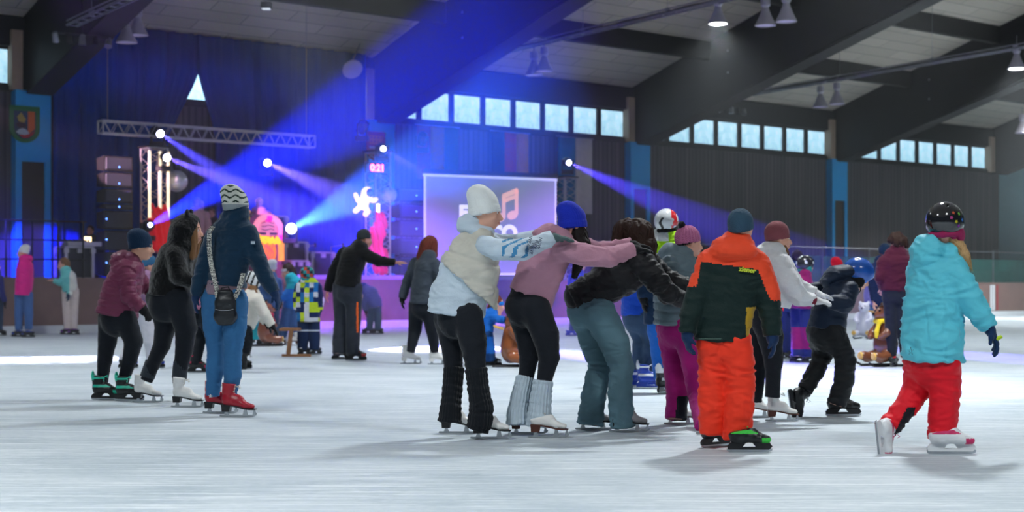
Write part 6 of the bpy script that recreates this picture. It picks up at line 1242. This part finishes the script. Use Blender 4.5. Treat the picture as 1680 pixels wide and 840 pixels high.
SP('person in a dark blue hat and navy coat left behind the maroon sweater',(1450,588),80,(1452,414,26,60,0),hat=bn(cloth('dark_blue_hat',(22,45,75))),top=(cloth('navy_coat',(24,38,75)),std(1452,428,500,21,15,0),[[(1434,440,0,8),(1431,468,0,7),(1434,494,-.03,5)],[(1470,440,0,8),(1472,468,0,7),(1470,494,0,5)]]),
   legs=(nvt,[[(1444,500,0,10),(1443,576,0,7)],[(1460,500,0,10),(1461,576,0,7)]]),skates=[('hockey_low',1444,587,80,L_blk,L_blk,L_blk,.95),('hockey_low',1461,587,80,L_blk,L_blk,L_blk,.95)],gloves=[(0,'bare',dn,(1,.2,0),-1,.4,.95),(1,'bare',dn,(-1,.2,0),1,.4,.95)],group=BK)
SP('skater in a white beanie, hot pink jacket and blue jeans at far left',(40,553),185,(38,414,20,190,0),hat=bn(cloth('white_beanie2',(225,225,230),kind='knit'),back=.01,tall=.01),top=(cloth('hot_pink_jacket',(225,20,140)),[(41,426,0,12,9),(41,442,0,16,13),(39,465,0,16,13),(38,484,0,16,13)],[[(36,436,-.1,7),(34,458,-.12,6),(33,474,-.12,5)],[(47,436,.1,7),(49,458,.1,6),(48,474,.1,5)]]),hood=[(46,424,0,(8,9,6))],
   legs=(bj,[[(33,484,0,9),(31,515,0,7),(31,541,0,6)],[(45,484,0,9),(47,515,0,7),(47,541,0,6)]]),skates=[('hockey_low',30,553,185,L_blk,L_blue,L_blk,.95),('hockey_low',46,554,185,L_blk,L_blue,L_blk,.95)],gloves=glv(G_blk),group=BK)
SP('girl with brown hair in a mint jacket and cream trousers before the left boards',(116,549.5),195,(104,434,20,200,-5),hair=([[(109,432,0,6),(110,443,0,5)]],H_br),top=([cloth('mint_jacket',(110,205,205)),cloth('cream_panel',(220,220,215))],[(108,445,0,12,9),(112,456,0,15,12),(114,470,0,14,12),(115,478,0,14,12)],[[(108,452,-.1,6),(98,464,-.12,5),(88,460,-.12,4)],[(118,452,.1,6),(122,470,.1,5),(112,484,-.2,4)]]),matf=lambda px,py,dz:np.where(px>118,1,0),
   legs=(cloth('cream_trousers',(220,205,200)),[[(110,478,0,9),(110,510,0,7),(111,539,0,6)],[(121,478,0,9),(121,510,0,7),(121,539,0,6)]]),skates=[('hockey_low',109,549,190,L_blk,mat('violet_lit_accent',rgb(140,60,180),rough=.4),L_blk,.9),('hockey_low',121,549.5,190,L_blk,mat('violet_lit_accent',rgb(140,60,180),rough=.4),L_blk,.9)],gloves=[(0,'bare',(-1,0,.1),(0,0,-1),-1,.3,.9),(1,G_navy,dn,(-1,.2,0),1,.4,.9)],group=BK)  # violet stage light on the skates is put into their accent colour
SP('skater cut off by the left edge of the picture, dark blue clothes',(-6,551),0,(-9,436,20,0,0),hat=bn(G_blk),top=(cloth('indigo_jacket',(45,50,120)),std(-9,448,495,16,12),[[(0,458,-.1,6),(3,480,-.12,5),(8,496,-.12,4)],[(-20,458,.1,6),(-22,480,.1,5),(-22,496,.1,4)]]),
   legs=(jn,[[(-14,495,0,9),(-14,541,0,6)],[(-3,495,0,9),(-2,541,0,6)]]),skates=[('hockey_low',-13,551,0,L_blk,L_blk,L_blk,.95),('hockey_low',0,551,0,L_blk,L_blk,L_blk,.95)],gloves=glv(G_blk),group=BK)
# people on the stage
ST='people on the stage'
def stg(px,b,hy,hp,lab,col,skin,yaw=-90,hat=None,hair=None,up=0,w=15):
    c=cloth('stage_clothes_%d'%px,col); y1=hy+64
    SP(lab,(px,0,b),yaw,(px,hy,hp,yaw,0),hat=hat,hair=hair,skin=skin,top=(c,std(px,hy+12,hy+52,w,10),[[(px-w,hy+18,0,6),(px-w-4,hy+34,-.05,5),(px-w+(2 if up else -2),hy+(20 if up else 50),-.15,4)],[(px+w,hy+18,0,6),(px+w+4,hy+34,-.05,5),(px+w+2,hy+50,-.1,4)]]),
       legs=(K_blk,[[(px-6,hy+52,0,8),(px-6,hy+108,0,5)],[(px+6,hy+52,0,8),(px+6,hy+108,0,5)]]),gloves=[(0,'bare',(.3,-.2,1 if up else -1),(1,0,0),-1,.3,.95),(1,'bare',dn,(-1,0,0),1,.3,.95)],group=ST)
stg(148,1.9,379,16,'DJ in dark clothes standing behind the silver-edged flight case',(25,25,32),SK_M,hair=([],H_dbr))
stg(323,1.7,334,18,'blond performer on the stage in a pale top, left one of the three',(235,190,190),SK_L,hair=([[(330,334,0,5),(331,345,0,4)]],H_bl),up=1)
stg(347,1.2,351,16,'dark-clad performer on the stage, middle one of the three',(60,40,50),SK_L,hair=([],H_br))
stg(425,1.6,334,17,'performer in pink behind the jukebox, right one of the three',(240,150,180),SK_L,hair=([],H_bl),up=1)
# skating aids
def bear(px,py,yaw,sc,lab,c,face=(225,180,90),scarf=None):
    b=G(px,py); M=rot(yaw); f,l,u=[M.col[i] for i in range(3)]; q=lambda x,y,z:b+(f*x+l*y+u*z)*sc; A=np.array([f,l,u]); t=thing('skating_aid',lab,'skating aid',b,'animal-shaped skating aids')
    m=mat('aid_plastic_%d_%d_%d'%c,rgb(*c),rough=.25,coat=.5,var=.06); pr=[Ell(q(0,0,.30),(.17*sc,.19*sc,.24*sc),.05,A),Ell(q(0,0,.52),(.13*sc,.15*sc,.18*sc),.06,A),Ell(q(.02,0,.76),(.13*sc,.135*sc,.125*sc),.03,A),Ell(q(.13,0,.73),(.07*sc,.06*sc,.05*sc),.03,A)]
    for s in(-1,1): pr+=[Ell(q(-.01,s*.10,.87),(.03*sc,.045*sc,.045*sc),.02,A),Chain([q(.02,s*.14,.60),q(.10,s*.19,.48),q(.17,s*.13,.42)],[.055*sc,.05*sc,.045*sc],[.055*sc,.05*sc,.045*sc],tuple(l),k=.02),Chain([q(.02,s*.15,.16),q(.20,s*.17,.13),q(.26,s*.17,.15)],[.08*sc,.075*sc,.06*sc],[.08*sc,.075*sc,.07*sc],tuple(l),k=.03)]
    sdf_obj('body',pr,.015,m,t); fm=mat('aid_face',rgb(*face),rough=.4)
    for s in(-1,1):
        MB().lathe([(.001,.03*sc),(.05*sc,.025*sc),(.058*sc,0)],q(.30,s*.17,.15),frame3(l,u,f),12).build('foot_pad',fm,t,smooth=True); MB().lathe([(.001,.02),(.018*sc,.012),(.02*sc,0)],q(.125,s*.05,.79),frame3(l,u,f),10).build('eye',m_blkg,t,smooth=True)
        MB().tube([q(-.30,s*.16,.02),q(.30,s*.16,.02),q(.38,s*.16,.06)],.018*sc,6).build('runner',m_blk,t)
    MB().tube([q(-.12,-.16,.62),q(-.26,-.17,.66),q(-.27,0,.67),q(-.26,.17,.66),q(-.12,.16,.62)],.018*sc,8).build('handle',fm,t)
    MB().lathe([(.001,.02),(.025*sc,.012),(.028*sc,0)],q(.198,0,.745),frame3(l,u,f),10).build('nose',m_blkg,t,smooth=True)
    if scarf: sdf_obj('scarf',[Chain([q(.0,-.13,.655),q(.12,-.07,.645),q(.13,.06,.645),q(0,.13,.655),q(-.11,.05,.66),q(-.11,-.06,.66),q(0,-.13,.655)],.035*sc,.035*sc,tuple(u),k=.01),Chain([q(.14,.05,.63),q(.19,.06,.50),q(.19,.06,.42)],[.05*sc]*3,[.02*sc]*3,tuple(l),k=.02)],.012,cloth('aid_scarf_%d'%px,scarf),t)
bear(838,602,0,.80,'brown bear-shaped skating aid with the child in bright blue',(150,85,50))
bear(436,568,20,.88,'reddish brown bear-shaped skating aid behind the cream sweater',(140,80,60),scarf=(200,60,80))
bear(1453,601,200,.92,'brown bear-shaped skating aid with a yellow scarf by the maroon sweater',(120,70,45),scarf=(235,205,40))
bear(1418,556,240,.85,'white snowman-like skating aid far back left of the maroon sweater',(225,225,240),(200,200,220))
# wooden skating frame
b=G(488,584); t=thing('wooden_skating_frame','plain wooden skating frame left of the checked jacket','skating aid',b); wd=mat('pale_wood',rgb(150,105,70),rough=.7,bump=.2,bscale=20,stretch=(1,1,.2)); k=b.y/F
def Jw(px,py,d=0): return PZ(px,py,b.y+d)
for d in(-.22,.22):
    MB().tube([Jw(478,541,d),Jw(473,581,d)],.035,6).build('post',wd,t); MB().box((Jw(463,583,d)+Jw(510,583,d))/2,(47*k,.06,.035)).build('runner',wd,t)
MB().box((Jw(462,539)+Jw(492,541))/2,(30*k,.5,.04)).build('seat_board',wd,t)
# =====================================================  CAMERA, WORLD
cam=bpy.data.cameras.new('camera'); co=bpy.data.objects.new('camera',cam); COL.objects.link(co); co.location=(0,0,CH); co.rotation_euler=(R(90),0,0)
cam.sensor_width=36; cam.lens=F/1680*36; cam.shift_y=(HZ-420)/1680; cam.clip_end=300
cam.dof.use_dof=True; cam.dof.focus_distance=10.3; cam.dof.aperture_fstop=2.8
SC.camera=co
w=bpy.data.worlds.new('world'); SC.world=w; w.use_nodes=True; w.node_tree.nodes['Background'].inputs[0].default_value=(.45,.62,.75,1); w.node_tree.nodes['Background'].inputs[1].default_value=WORLD
SC.view_settings.view_transform='Standard'; SC.view_settings.look='None'; SC.view_settings.gamma=1; SC.view_settings.use_curve_mapping=False; SC.view_settings.exposure=EXPO
bpy.context.view_layer.update()
